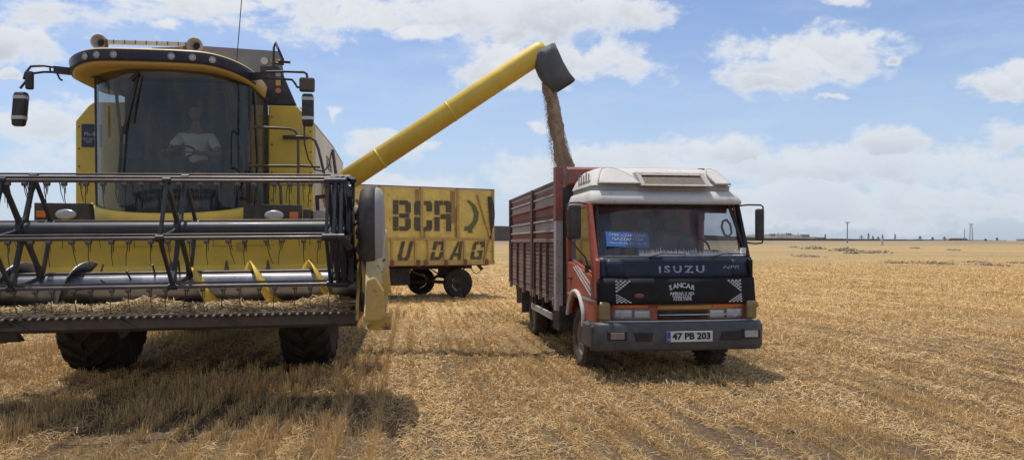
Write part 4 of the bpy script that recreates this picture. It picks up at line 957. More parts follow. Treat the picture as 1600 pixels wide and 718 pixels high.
# ---------------- bed
BX, Y0, Y1 = 1.085, .86, 5.92
q = MB(); q.box(-BX, BX, Y0, Y1, .80, .90); q.build('bed_floor', 'beddark', T)
q = MB(); q.box(-BX + .05, BX - .05, Y0, Y0 + .05, .90, 2.50); q.build('front_board', 'bedside', T)
q = MB(); q.prism([(Y0 - .10, 2.55), (Y0 - .02, 2.50), (Y0 + .10, 2.50), (Y0 + .10, 2.79), (Y0 + .0, 2.80), (Y0 - .10, 2.76)], 'x', -BX + .12, BX - .05); q.build('front_header', 'bedred', T, bev=.01)
for sx in (-1, 1):
    X = sx * BX
    def bx(a, b, y0, y1, z0, z1, name, mat, par=T, bev=.006):
        q = MB(); q.box(*sorted((X + sx * a, X + sx * b)), y0, y1, z0, z1); return q.build(name, mat, par, bev=bev)
    bx(-.06, .05, Y0 - .05, Y0 + .14, 2.02, 2.80, 'corner_post', 'bedred'); bx(-.06, .045, Y0 - .04, Y0 + .13, .70, 2.02, 'corner_post', 'bedgrey')
    for yp in (2.98,): bx(-.04, .06, yp - .09, yp + .09, .80, 2.60, 'side_post', 'beddark')
    bx(-.04, .06, Y1 - .12, Y1, .85, 2.60, 'corner_post', 'beddark')
    for z_ in (1.1, 1.6, 2.1): bx(.0, .03, Y1, Y1 + .08, z_, z_ + .16, 'gate_hinge', 'beddark')
    for ya, yb in ((Y0 + .14, 2.89), (3.07, Y1 - .12)):
        # corrugated upper panel: alternating pressed ribs
        z = 1.76; k = 0
        for h_, mt, o_ in ((.09, 'bedred', 0), (.035, 'bedgrey', .03), (.13, 'bedgrey', 0), (.035, 'bedgrey', .03), (.06, 'beddark', -.005), (.13, 'bedred', 0), (.035, 'bedred', .03), (.11, 'bedgrey', 0), (.035, 'bedgrey', .03), (.09, 'bedred', 0), (.05, 'bedgrey', .015)):
            q = MB(); xa, xb = X - sx * .02, X + sx * (.004 + o_)
            q.box(*sorted((xa, xb)), ya, yb, z, z + h_ - .004); q.build('pressed_rib', mt, T, bev=.008); z += h_
        bx(-.03, .035, ya, yb, 1.695, 1.755, 'middle_rail', 'bedslat'); 
        bx(-.03, .03, ya, yb, z + .0, z + .05, 'top_rail', 'beddark')
        n_ = 13; zz = .80
        for j in range(n_):
            hh = .89 / n_; q = MB(); q.box(*sorted((X - sx * .02, X + sx * (.004 + random.uniform(-.003, .004)))), ya, yb, zz + .004, zz + hh - .005); q.build('plank', 'bedslat', T, bev=.004); zz += hh
        m_ = 3
        for j in range(m_ + 1):
            yr = ya + .03 + (yb - ya - .06) * j / m_
            bx(-.0, .045, yr - .035, yr + .035, .78 if j in (0, m_) else .82, 1.69, 'slat_rib', 'beddark')
            bx(.0, .055, yr - .05, yr + .05, .76, .88, 'rib_foot', 'bedslat')
    bx(-.02, .02, Y0 + .4, 3.2, .52, .62, 'side_guard', 'bedgrey')
    for yp in (1.2, 2.2, 3.15): bx(-.03, .0, yp, yp + .05, .55, .80, 'guard_bracket', 'chassis')
    bx(-.35, .0, Y0 - .05, Y0 + .45, .40, .78, 'tool_box', 'chassis', bev=.02)
    bx(-.32, .02, 4.30, 4.33, .35, .85, 'mud_flap', 'bedside')
    bx(-.30, -.02, 5.3, 5.33, .45, .85, 'rear_flap', 'bedslat')
q = MB(); q.box(-BX + .02, BX - .02, Y1 - .06, Y1 - .01, .9, 2.55); q.build('tail_gate', 'beddark', T)
# grain already in the bed
gr = []
for i in range(25):
    gr.append([(-BX + .07 + (2 * BX - .14) * j / 24, Y0 + .08 + (Y1 - Y0 - .2) * i / 24, 1.55 + .75 * math.exp(-(((-BX + 2 * BX * j / 24) + .55) / .7) ** 2 - ((Y0 + (Y1 - Y0) * i / 24 - 2.0) / 1.0) ** 2) + random.uniform(-.01, .01)) for j in range(25)])
q = MB(); q.grid(gr); gl_ = q.build('wheat_load', 'grain', None, loc=TO); gl_.rotation_euler = (0, 0, R(YAW)); tag(gl_, 'heap of wheat filling the bed of the red lorry', 'grain', kind='stuff')

# falling grain: dense ragged core and loose kernels round it
random.seed(5)
PX = [(.585, 4.34, .085), (.62, 4.15, .10), (.66, 3.95, .105), (.70, 3.7, .105), (.745, 3.45, .115), (.80, 3.2, .13), (.86, 2.95, .135), (.92, 2.75, .145), (.94, 2.45, .19), (.95, 2.2, .3)]
rows = []
NS = 46
from mathutils import noise as mn
def core(f):
    k = f * (len(PX) - 1); i = min(int(k), len(PX) - 2); t = k - i
    a, b = PX[i], PX[i + 1]; return [a[j] + (b[j] - a[j]) * t for j in range(3)]
for i in range(NS * 2):
    X_, Z_, r_ = core(i / (NS * 2 - 1)); row = []; X_ += .035 * mn.noise(Vector((3.1, 0, Z_ * 2.2))); r_ *= 1 + .35 * mn.noise(Vector((0, 7.7, Z_ * 2.6)))
    for j in range(28):
        a_ = 2 * math.pi * j / 28
        rr_ = r_ * (1 + 0.5 * mn.noise(Vector((math.cos(a_) * 1.3, math.sin(a_) * 1.3, Z_ * 3.0))) + .18 * mn.noise(Vector((math.cos(a_) * 5, math.sin(a_) * 5, Z_ * 14))))
        row.append((X_ + rr_ * math.cos(a_), 12.1 + rr_ * math.sin(a_), Z_))
    rows.append(row)
q = MB(); q.grid(rows, True, True)
for i in range(9000):
    f = random.random(); X_, Z_, r_ = core(f); a_ = random.uniform(0, 2 * math.pi); d_ = r_ * (.9 + abs(random.gauss(0, .16 + .22 * f)))
    if math.cos(a_) < 0: d_ *= 1 + .28 * f
    else: d_ = min(d_, r_ * 1.15)
    c = Vector((X_ + d_ * math.cos(a_), 12.1 + d_ * math.sin(a_), Z_)); s_ = .006
    q.add([c + Vector((s_ * .5, 0, -s_)), c + Vector((-s_ * .5, s_ * .5, -s_)), c + Vector((-s_ * .3, -s_ * .5, -s_)), c + Vector((0, 0, s_ * 1.6))], [(0, 1, 2), (0, 3, 1), (1, 3, 2), (2, 3, 0)])
gs = q.build('grain_stream', 'grain', None); tag(gs, 'brown stream of wheat falling from the auger spout into the lorry', 'grain', kind='stuff')

# ================================================================== TRAILER
RO = Vector((-1.9, 23.5, 0)); RYAW = 28.5
Z0, ZM, Z1 = 1.03, 1.80, 3.30
TRL = tag(empty('farm_trailer', RO, RYAW), 'tall yellow farm trailer lettered BCR standing behind the harvester', 'trailer')
XA, XB, HW = -4.6, .905, 1.15
posts = [-4.55, -3.75, -2.78, -1.50, -.33, .86]
for sd in (-1, 1):
    Y = sd * HW
    def bxx(x0, x1, d0, d1, z0, z1, name, mat, par=TRL, bev=.006):
        q = MB(); q.box(x0, x1, *sorted((Y + sd * d0, Y + sd * d1)), z0, z1); return q.build(name, mat, par, bev=bev)
    for a, b in zip(posts, posts[1:]):
        n_ = 4; h_ = (Z1 - ZM - .03) / n_
        for j in range(n_):
            bxx(a + .03, b - .03, -.03, random.uniform(-.002, .006), ZM + .03 + j * h_ + .006, ZM + .03 + (j + 1) * h_ - .006, 'plank', 'tryellow', bev=.005)
    for k, a in enumerate(posts):
        bxx(a - .04, a + .04, -.04, .045, ZM, Z1 + (.04 if k in (1, 3) else 0), 'post', 'tryellow2')
    q = MB(); bxx(XA, XB, -.03, .035, Z1, Z1 + .035, 'top_rail', 'rustred'); bxx(XA, XB, -.03, .04, ZM - .03, ZM + .03, 'middle_rail', 'tryellow2')
    bxx(XA, XB, -.05, .05, Z0, Z0 + .11, 'bottom_rail', 'tryellow2')
    lows = [-4.55, -3.75, -2.78, -2.42, -1.70, -1.30, -.78, -.12, .60, .86]
    for a, b in zip(lows, lows[1:]):
        for j in range(3): bxx(a + .03, b - .03, -.03, random.uniform(-.002, .005), Z0 + .12 + j * .213, Z0 + .12 + (j + 1) * .213 - .01, 'plank', 'tryellow', bev=.005)
    for a in lows: bxx(a - .03, a + .03, -.03, .05, Z0 + .02, ZM - .02, 'stake', 'tryellow2')
    for a in (-2.42, -1.62, -1.38, -.72, -.10, .62): bxx(a - .05, a + .05, .04, .085, Z0 - .04, Z0 + .15, 'latch', 'rustred')
    if sd < 0:
        for x_, w_, z_, h_ in ((-1.64, .12, 3.0, .5), (-.50, .16, 2.75, .98), (-.40, .07, 2.3, .9), (-1.42, .10, 1.95, .3)): bxx(x_ - w_ / 2, x_ + w_ / 2, .006, .010, z_ - h_ / 2, z_ + h_ / 2, 'rust_streak', 'streakpaint', bev=0)
        q = MB(); q.beam((.30, Y - .05, 3.15), (.72, Y - .05, 1.9), .04, .07, (0, 1, 0)); q.beam((.72, Y - .05, 1.75), (.52, Y - .06, 1.10), .035, .06, (0, 1, 0)); q.build('diagonal_brace', 'tryellow2', TRL)
        q = MB(); q.grid([[(.66 + .012 * k, Y - .055, 3.1 - .13 * k), (.70 + .20 * math.sin((.15 + k / 10 * .85) * math.pi) , Y - .06, 3.1 - .13 * k)] for k in range(11)]); q.build('loose_tarpaulin', 'blackmat', TRL, solid=.01)
q = MB(); q.box(XB - .05, XB, -HW + .03, HW - .03, Z0, Z1); q.box(XA, XA + .05, -HW + .03, HW - .03, Z0, Z1); q.box(XA, XB, -HW, HW, Z0 - .02, Z0 + .02); q.build('end_board', 'tryellow', TRL)
# stencilled lettering, cut as on the trailer (bars with bridges)
def glyph(strips, x0, z0, wd, ht, name='stencil_letter', mat='stencil', slant=0, y=-HW - .016):
    q = MB()
    for poly in strips: q.prism([(x0 + a * wd + slant * b * ht, z0 + b * ht) for a, b in poly], 'y', y - .012, y)
    return q.build(name, mat, TRL)
def rc(a, b, c, d): return [(a, b), (c, b), (c, d), (a, d)]
B_ = [rc(0, .0, .30, .10) , rc(0, .12, .30, .46), rc(0, .54, .30, .88), rc(0, .90, .30, 1), [(.36, 0), (.80, 0), (1, .10), (1, .40), (.70, .40), (.70, .14), (.36, .14)], [(.36, .43), (.96, .43), (.88, .50), (.96, .57), (.36, .57)], [(.70, .60), (1, .60), (1, .90), (.80, 1), (.36, 1), (.36, .86), (.70, .86)]]
C_ = [[(.12, 0), (.5, 0), (.5, .13), (.30, .13), (.30, .46), (0, .46), (0, .08)], [(0, .54), (.30, .54), (.30, .87), (.5, .87), (.5, 1), (.12, 1), (0, .92)], [(.56, 0), (.90, 0), (1, .08), (1, .36), (.70, .36), (.70, .13), (.56, .13)], [(.56, .87), (.70, .87), (.70, .66), (1, .66), (1, .92), (.90, 1), (.56, 1)]]
A_ = [rc(0, 0, .30, .46), [(0, .54), (.30, .54), (.30, .86), (.5, .86), (.5, 1), (0, 1)], [(.56, 1), (.56, .86), (.70, .86), (.70, .62), (1, .62), (1, .90), (.88, 1)], rc(.36, .40, .66, .56), [(.70, 0), (1, 0), (1, .46), (.92, .52), (1, .58), (.70, .58)]]
glyph(B_, -2.38, 2.03, .54, .88); glyph(C_, -1.73, 2.03, .56, .88); glyph(A_, -1.09, 2.03, .54, .90)
U_ = [[(0, .12), (.3, .12), (.3, 1), (0, 1)], [(.04, .08), (.12, 0), (.46, 0), (.46, .16), (.30, .16)], [(.54, 0), (.9, 0), (1, .12), (1, 1), (.70, 1), (.70, .16), (.54, .16)]]
D_ = [rc(0, 0, .30, .44), rc(0, .54, .30, 1), [(.36, 0), (.82, 0), (1, .18), (1, .44), (.70, .44), (.70, .17), (.36, .17)], [(.70, .52), (1, .52), (1, .84), (.82, 1), (.36, 1), (.36, .83), (.70, .83)]]
A2_ = [[(0, 0), (.28, 0), (.52, .80), (.52, 1), (.38, 1)], [(.74, 0), (1, 0), (.78, 1), (.58, 1), (.58, .78)], rc(.40, .20, .72, .36)]
G_ = [[(0, .14), (.14, 0), (.46, 0), (.46, .16), (.30, .18), (.30, .46), (0, .46)], [(0, .54), (.30, .54), (.30, .82), (.46, .84), (.46, 1), (.14, 1), (0, .86)], [(.54, 0), (1, 0), (1, .50), (.56, .50), (.56, .36), (.74, .36), (.74, .16), (.54, .16)], [(.54, .84), (.74, .82), (.74, .68), (1, .68), (1, .88), (.88, 1), (.54, 1)]]
for gl, x0, wd in ((U_, -2.22, .36), (D_, -1.20, .38), (A2_, -.58, .38), (G_, .10, .38)): glyph(gl, x0 - .04, 1.17, wd, .55, slant=.26)
cres = [(-.0, 2.92), (.12, 2.90), (.27, 2.76), (.36, 2.55), (.34, 2.30), (.22, 2.10), (.16, 2.04), (.18, 1.93), (.05, 1.93), (.04, 2.0), (-.08, 2.0), (-.05, 2.12), (.10, 2.16), (.20, 2.32), (.22, 2.52), (.16, 2.72), (.06, 2.84)]
cres = [(a * 1.12 - .04, 2.47 + (b - 2.42) * 1.0) for a, b in cres]
q = MB(); q.prism(cres, 'y', -HW - .028, -HW - .016); q.build('crescent_mark', 'green', TRL)
WSK = .24
# running gear
for x_, dx_ in ((-.46, WSK), (-3.95, 0)):
    for sd in (-1, 1):
        c = (x_ - dx_ * sd, sd * .92, .45); q = MB(); tyre(q, c, .455, .24, 36, .5, (0, 1, 0)); o = q.build('wheel', 'tyre', TRL)
        q = MB(); q.lathe([(.225, .08 * sd), (.20, .075 * sd), (.17, .03 * sd), (.09, .03 * sd), (.08, .07 * sd), (.001, .075 * sd)], c, (0, 1, 0), 24); q.build('rim', 'chassis', o)
q = MB(); q.box(-4.5, .4, -.62, -.5, .88, 1.02); q.box(-4.5, .4, .5, .62, .88, 1.02); q.box(XA, XB - .1, -1.0, 1.0, .98, 1.02); q.build('chassis', 'chassis', TRL)
q = MB(); q.beam((-.46 + WSK, -.9, .45), (-.46 - WSK, .9, .45), .1, .1); q.beam((-3.95, -.9, .45), (-3.95, .9, .45), .1, .1)
for yy_ in (-.56, .56):
    for k in range(4): q.beam((-1.05 + .08 * k, yy_, .92 - .045 * k), (-.40, yy_, .58 - .03 * k), .07, .015); q.beam((.25 - .08 * k, yy_, .92 - .045 * k), (-.40, yy_, .58 - .03 * k), .07, .015)
    q.beam((-1.7, yy_, .88), (-1.05, yy_, .6), .05, .05)
q.beam((-3.9, 0, .46), (-.7, 0, .46), .09, .06); q.box(-.2, -.12, -.7, .7, .55, .9); q.build('leaf_spring', 'chassis', TRL)
q = MB(); q.box(-2.9, -1.7, -.75, -.35, .42, .95); q.build('tool_chest', 'chassis', TRL, bev=.02)
q = MB(); q.tube([(.15, -.9, 1.0), (.3, -.9, .8), (.42, -.9, .72), (.55, -.9, .8), (.58, -.9, 1.0)], .012, 6); q.beam((.45, -.9, 1.02), (.62, -.9, .85), .08, .08); q.build('trailing_hose', 'chassis', TRL)

# ================================================================== FAR BACKGROUND
def gfar(y):
    t = min(1, max(0, (y - 180) / 300)); return 2.6 * t * t * (3 - 2 * t)
def far(px, Y): return (px - 800) / 1155 * Y
# long dark wall along the field's far edge
wp = [(-260, 420), (-9, 300), (180, 500), (560, 800)]
WP = [(-420, 430), (-6, 420), (175, 505), (540, 800)]
q = MB(); tops = [11.0, 11.0, 4.5, 3.5]; rows = [[], [], [], []]
for i in range(len(WP) - 1):
    for k in range(40):
        t = k / 40; x = WP[i][0] + (WP[i + 1][0] - WP[i][0]) * t; y = WP[i][1] + (WP[i + 1][1] - WP[i][1]) * t; h = tops[i] + (tops[i + 1] - tops[i]) * t + random.uniform(-.12, .12)
        rows[0].append((x, y, -1)); rows[1].append((x, y + .3, h)); rows[2].append((x, y + 1.2, h)); rows[3].append((x, y + 1.5, -1))
q.grid(rows, False); tag(q.build('stone_wall', 'stonewall'), 'long low dark wall along the far edge of the field', 'wall')
def ridge(name, pts, Y, mat, label):
    q = MB(); rows = [[], [], []]
    for i in range(len(pts) - 1):
        for k in range(12):
            t = k / 12; t_ = t * t * (3 - 2 * t); x = pts[i][0] + (pts[i + 1][0] - pts[i][0]) * t; h = pts[i][1] + (pts[i + 1][1] - pts[i][1]) * t_
            px, Yk = x, Y
            rows[0].append((far(px, Yk) * .97, Yk - 60, -2)); rows[1].append((far(px, Yk), Yk, max(-1, EYE + (378 - h) / 1155 * Yk) + random.uniform(-.4, .4))); rows[2].append((far(px, Yk) * 1.1, Yk + 250, -2))
    q.grid(rows); o = q.build(name, mat); o['kind'] = 'structure'; o['label'] = label
ridge('hill', [(900, 379), (1120, 370), (1190, 366), (1232, 365), (1262, 369), (1310, 374), (1420, 378), (1520, 380)], 950, 'hill', 'low pale hill on the horizon')
ridge('hill', [(1290, 378), (1300, 372), (1345, 374), (1362, 377), (1370, 380)], 1200, 'hill', 'second low hill beyond')
def house(px, Y, w_, h_, mat, lab, roof=False, cat='house', base=378):
    x = far(px, Y); zb_ = EYE + (378 - base) / 1155 * Y
    w_ *= .7; h_ *= .62; e = tag(empty('house', (x, Y, zb_), 0), lab, cat)
    q = MB(); q.box(-w_ / 2, w_ / 2, 0, 6, -1, h_); q.build('wall', mat, e)
    q = MB()
    if roof: q.prism([(-w_ / 2 - .4, h_), (w_ / 2 + .4, h_), (w_ / 2 - 2, h_ + 1.3), (-w_ / 2 + 2, h_ + 1.3)], 'y', -.4, 6.4)
    else: q.box(-w_ / 2 - .2, w_ / 2 + .2, -.2, 6.2, h_ + .01, h_ + .3)
    q.build('roof', 'roof', e)
    wm = MB(); wm.box(-.5, .5, -.05, 0, -.35, .35); me_ = wm.mesh('window', 'window')
    n_ = max(2, int(w_ / 4))
    for k in range(n_): inst('window', me_, e, (-w_ / 2 + w_ * (k + .5) / n_, 0, h_ * .6))
house(1208, 880, 8, 3.2, 'housewall', 'small grey house at the left end of the hilltop', base=368)
house(1234, 880, 6, 3, 'housewall', 'tiny grey house in the middle of the hilltop', base=367)
house(1259, 880, 13, 4.5, 'housewall', 'flat roofed grey house at the right end of the hill', base=370)
house(1283, 900, 16, 2.8, 'housewall', 'low long grey shed between the hill and the thin pole', base=373)
house(1497, 620, 24, 2.4, 'housewall', 'long low shed behind the tall double pylon', roof=True, base=377)
house(1606, 420, 7, 3.2, 'whitewall', 'white block house at the right edge of the field', base=379.5)
# trees: tapered trunk, leaf-clump crown
def conifer(px, Y, h_, w_, lab, cat='tree', nm='conifer_tree', grp='small conifers along the far wall'):
    h_ -= gfar(Y)
    e = tag(empty(nm, (far(px, Y), Y, gfar(Y))), lab, cat, grp)
    q = MB(); q.tube([(0, 0, 0), (.05, 0, h_ * .5), (0, 0, h_ * .95)], [.16, .1, .03], 6); q.build('trunk', 'bark', e)
    q = MB()
    for i in range(420):
        f = random.random() ** .8; z = h_ * (.22 + .78 * f); rr_ = w_ / 2 * (1 - f) ** .7 * random.uniform(.4, 1.12); a_ = random.uniform(0, 6.28)
        c = Vector((rr_ * math.cos(a_), rr_ * math.sin(a_), z)); s_ = random.uniform(.12, .3)
        d1 = Vector([random.gauss(0, 1) for _ in range(3)]).normalized() * s_; d2 = Vector([random.gauss(0, 1) for _ in range(3)]).normalized() * s_
        q.add([c, c + d1, c + d2], [(0, 1, 2)])
    q.build('crown', 'leaf', e)
for px, top, w_, lab in ((1346, 367.5, 2.6, 'squat dark conifer just right of the thin pole'), (1357, 364, 1.2, 'slim tall conifer beside the squat one'), (1364, 368, 1.2, 'small narrow conifer, third right of the thin pole'), (1372, 369, 1.7, 'short bushy conifer left of the white post'),
                     (1379, 366.5, 1.2, 'narrow conifer directly above the white post'), (1398.5, 365, .9, 'thin solitary cypress right of the white post'), (1437.5, 368.5, 1.6, 'lone dark conifer half way between the two poles'), (1457, 370, 1.6, 'low conifer left of the long shed'),
                     (1475.5, 369.5, 1.8, 'dark conifer at the left end of the long shed'), (1540, 373, 1.3, 'tiny bush-like conifer right of the tall pylon'), (1558, 371, 1.2, 'small pointed conifer farthest right'), (1289.5, 365, .9, 'thin cypress between the hilltop houses and pole')):
    conifer(px, 470, EYE + (378 - top) / 1155 * 470, w_ * 1.7, lab)
for i, px in enumerate((1216, 1222, 1229, 1247)): conifer(px, 860, EYE + (378 - 362.5 - i % 2) / 1155 * 860, 5.5, ['dark tree right beside the leftmost hilltop house', 'dark tree midway between the left and middle hilltop houses', 'dark tree touching the left side of the middle hilltop house', 'dark tree between the middle and the flat roofed hill houses'][i], nm='hilltop_tree', grp='trees on the hilltop')
def pole(px, Y, top, arm, lab, dbl=False, name='utility_pole'):
    h_ = EYE + (378 - top) / 1155 * Y; h_ -= gfar(Y); e = tag(empty(name, (far(px, Y), Y, gfar(Y))), lab, 'utility pole')
    q = MB()
    if dbl:
        for sx in (-1, 1): q.cyl((sx * .9, 0, 0), (sx * .45, 0, h_), .22, .14, 8)
        for k in range(6): q.beam((-.8, 0, h_ * k / 6), (.8, 0, h_ * (k + 1) / 6 * .97), .1, .1)
    else: q.cyl((0, 0, 0), (0, 0, h_), .28, .17, 10)
    q.build('shaft', 'concrete', e)
    if arm:
        q = MB(); q.beam((-arm, 0, h_ - .25), (arm, 0, h_ - .25), .2, .22); q.beam((-arm * .7, 0, h_ - .3), (0, 0, h_ - 1.4), .08, .08); q.beam((arm * .7, 0, h_ - .3), (0, 0, h_ - 1.4), .08, .08); q.build('cross_arm', 'concrete', e)
        for x in (-arm * .95, 0, arm * .95):
            q = MB(); q.cyl((x, 0, h_ - .15), (x, 0, h_ + .35), .10, n=6); q.build('insulator', 'housewall', e)
pole(1324, 330, 346.5, 1.0, 'thin concrete utility pole with a short cross arm'); pole(1517.5, 430, 349.5, 1.3, 'tall double legged pylon with a cross arm', True); pole(1507, 520, 357, 0, 'plain thin pole just left of the double pylon')
q = MB(); q.box(-.35, .35, -.3, .3, 0, 1.5); q.box(-.2, .2, -.2, .2, 1.5, 2.2); tag(q.build('marker_post', 'whitewall', None, loc=(far(1378, 270), 270, gfar(270))), 'small white marker post below the narrow conifer', 'post')
# heaps of field stones
heaps = [((1272, 389), 26, 6, 'brown stone heap left of the largest pair'), ((1240, 387), 14, 3, 'small heap of stones nearest the lorry mirror'), ((1318, 392), 30, 9, 'wide dark heap of field stones below the thin pole'), ((1330, 396), 16, 5, 'low scatter of pale stones in front of the wide dark heap'), ((1357, 395), 34, 6, 'long heap of stones right of the wide one'), ((1262, 401), 30, 4, 'thin line of stones in the nearer left grass'), ((1398, 411), 22, 6, 'compact stone heap in mid field'), ((1462, 412.5), 44, 6, 'pale stretched heap of stones right of the compact one'),
         ((1548, 415), 30, 6, 'stone heap with a big light boulder near the right edge'), ((1526, 410), 16, 4, 'small dark heap behind the boulder heap'), ((1590, 411), 18, 3, 'flat dark stones at the far right edge'), ((1490, 391), 10, 2, 'faint distant patch of stones'), ((1430, 388), 8, 2, 'single dark clump of stones far out in the field')]
for (px, py), wpx, hpx, lab in heaps:
    Y = 1.70 * 1155 / (py - 378); wm_ = wpx / 1155 * Y; hm_ = hpx / 1155 * Y; q = MB()
    for i in range(int(24 + wpx * 2.2)):
        a_, b_ = random.gauss(0, .23), random.gauss(0, .3)
        s_ = random.uniform(.5, 1.9) * Y * 1.25 / 1155; c = (a_ * wm_, b_ * wm_ * 2.2, max(0, hm_ * .75 * (1 - abs(a_) * 1.6) * random.random()))
        n0 = len(q.v); q.ball(c, s_, 6, 4, (random.uniform(.7, 1.4), random.uniform(.7, 1.4), random.uniform(.5, .9)))
        q.v[n0:] = [(p_[0] + random.uniform(-.2, .2) * s_, p_[1] + random.uniform(-.2, .2) * s_, p_[2] + random.uniform(-.2, .2) * s_) for p_ in q.v[n0:]]
    q.sm = [False] * len(q.f)
    tag(q.build('stone_heap', 'stone', None, loc=((px - 800) / 1155 * Y, Y, 0)), lab, 'stone heap', 'heaps of stones cleared from the field', 'stuff')

# ================================================================== GROUND
VX = math.tan(R(YAW))
gm_, k, p = newmat('stubble_field_soil')
oc = k.node('ShaderNodeTexCoord').outputs['Object']
rot = k.node('ShaderNodeMapping'); k.put(rot.inputs[0], oc); rot.inputs['Rotation'].default_value = (0, 0, R(-YAW))
rv = rot.outputs[0]
sx_ = k.node('ShaderNodeSeparateXYZ'); k.put(sx_.inputs[0], oc)
dist = sx_.outputs[1]
fine = k.noise(oc, 22, 10, .72)
fine2 = k.noise(k.vmath('MULTIPLY', rv, (1, .35, 1)), 9, 8, .7, .5)
rows_ = k.noise(k.vmath('MULTIPLY', rv, (1, .025, 1)), 3.4, 5, .65)
patch = k.noise(k.vmath('MULTIPLY', rv, (1, .4, 1)), .22, 6, .6)
patch2 = k.noise(k.vmath('MULTIPLY', oc, (.35, 1, 1)), .045, 6, .6)
soil = k.mix(k.ramp(fine, .3, .7), (.085, .058, .036), (.20, .14, .085))
straw = k.mix(k.ramp(fine2, .3, .7), (.40, .265, .11), (.66, .465, .21))
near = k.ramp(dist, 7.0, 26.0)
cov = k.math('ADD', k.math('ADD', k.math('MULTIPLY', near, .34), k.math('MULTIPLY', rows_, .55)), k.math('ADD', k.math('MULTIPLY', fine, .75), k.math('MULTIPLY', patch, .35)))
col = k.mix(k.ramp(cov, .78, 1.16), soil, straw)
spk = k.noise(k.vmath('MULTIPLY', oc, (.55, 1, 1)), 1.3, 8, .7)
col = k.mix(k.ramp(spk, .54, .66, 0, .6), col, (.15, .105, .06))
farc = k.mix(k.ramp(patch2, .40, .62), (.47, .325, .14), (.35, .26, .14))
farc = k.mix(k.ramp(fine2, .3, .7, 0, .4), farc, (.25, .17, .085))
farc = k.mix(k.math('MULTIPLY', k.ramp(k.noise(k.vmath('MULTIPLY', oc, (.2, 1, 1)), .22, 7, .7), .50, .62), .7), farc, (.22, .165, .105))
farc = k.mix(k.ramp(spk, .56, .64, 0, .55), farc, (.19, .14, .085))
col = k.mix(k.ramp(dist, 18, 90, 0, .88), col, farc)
strip = k.math('MULTIPLY', k.ramp(dist, 230, 330), 1.0)
col = k.mix(k.math('MULTIPLY', strip, .75), col, k.mix(k.ramp(patch2, .4, .6), (.20, .155, .115), (.34, .26, .17)))
k.put(p.inputs['Base Color'], col); p.inputs['Roughness'].default_value = .95; p.inputs['Specular IOR Level'].default_value = .1
bpn = k.node('ShaderNodeBump'); bpn.inputs['Strength'].default_value = .9; bpn.inputs['Distance'].default_value = .06
k.put(bpn.inputs['Height'], k.math('ADD', k.math('MULTIPLY', fine, .6), k.math('ADD', k.math('MULTIPLY', rows_, .7), k.math('MULTIPLY', fine2, .4)))); k.l.new(bpn.outputs[0], p.inputs['Normal'])
def edges(a, b, n, pw): return
ys = [-3000, -300, -30] + list(np.linspace(0, 40, 200)) + list(np.geomspace(41, 700, 70)) + list(np.geomspace(760, 9000, 12))
xs = [-6000, -1500, -400, -120, -60] + list(np.linspace(-26, 26, 220)) + [60, 120, 400, 1500, 6000]
def gz(x, y):
    if y > 180: return gfar(y)
    if y < 0 or y > 60 or abs(x) > 30: return 0.0
    s_ = x + y * VX * .99
    f = min(1, max(0, (60 - y) / 20)) * min(1, (30 - abs(x)) / 5)
    return f * (.022 * mn.noise(Vector((s_ * 2.6, y * .25, 3))) + .025 * mn.noise(Vector((s_ * .6, y * .5, 7))) + .012 * mn.noise(Vector((x * 4, y * 4, 1))))
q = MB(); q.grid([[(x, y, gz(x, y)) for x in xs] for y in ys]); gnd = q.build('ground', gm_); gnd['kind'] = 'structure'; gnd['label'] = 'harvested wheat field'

# ---- stubble stalks and fallen straw, denser near the camera
def vnoise(x, y, seed=0):
    r_ = np.random.default_rng(seed).random((256, 256)); xi = np.floor(x).astype(int); yi = np.floor(y).astype(int); fx = x - xi; fy_ = y - yi
    fx = fx * fx * (3 - 2 * fx); fy_ = fy_ * fy_ * (3 - 2 * fy_); g_ = lambda a, b: r_[a % 256, b % 256]
    return (g_(xi, yi) * (1 - fx) + g_(xi + 1, yi) * fx) * (1 - fy_) + (g_(xi, yi + 1) * (1 - fx) + g_(xi + 1, yi + 1) * fx) * fy_
def gzv(X, Y):
    return np.array([gz(a, b) for a, b in zip(X, Y)])
cosY, sinY = math.cos(R(YAW)), math.sin(R(YAW))
def sample(n, pw, y0, y1):
    # density falls with distance; area element widens with it
    uq = rng.random(n)
    Y = y0 * (y1 / y0) ** uq if pw == 2 else y0 + (y1 - y0) * uq
    X = (rng.random(n) * 2 - 1) * (.80 * Y + .4)
    return X, Y
def tint_mesh(name, V, F, C, mat):
    me = D.meshes.new(name); nv = len(V); nf = len(F)
    me.vertices.add(nv); me.vertices.foreach_set('co', V.astype(np.float32).ravel())
    me.loops.add(nf * 4); me.loops.foreach_set('vertex_index', F.astype(np.int32).ravel())
    me.polygons.add(nf); me.polygons.foreach_set('loop_start', np.arange(0, nf * 4, 4, dtype=np.int32)); me.polygons.foreach_set('loop_total', np.full(nf, 4, dtype=np.int32))
    me.update(calc_edges=True)
    ca = me.color_attributes.new('tint', 'FLOAT_COLOR', 'POINT'); ca.data.foreach_set('color', C.astype(np.float32).ravel())
    me.materials.append(mat); o = D.objects.new(name, me); COL.objects.link(o); return o
sm_, k, p = newmat('wheat_stubble')
at_ = k.node('ShaderNodeAttribute'); at_.attribute_name = 'tint'
tl_ = k.node('ShaderNodeBsdfTranslucent'); k.put(tl_.inputs[0], at_.outputs['Color']); mx_ = k.node('ShaderNodeMixShader'); mx_.inputs[0].default_value = .25
k.l.new(p.outputs[0], mx_.inputs[1]); k.l.new(tl_.outputs[0], mx_.inputs[2]); k.l.new(mx_.outputs[0], k.n['Material Output'].inputs[0])
k.put(p.inputs['Base Color'], at_.outputs['Color']); p.inputs['Roughness'].default_value = .7; p.inputs['Specular IOR Level'].default_value = .25
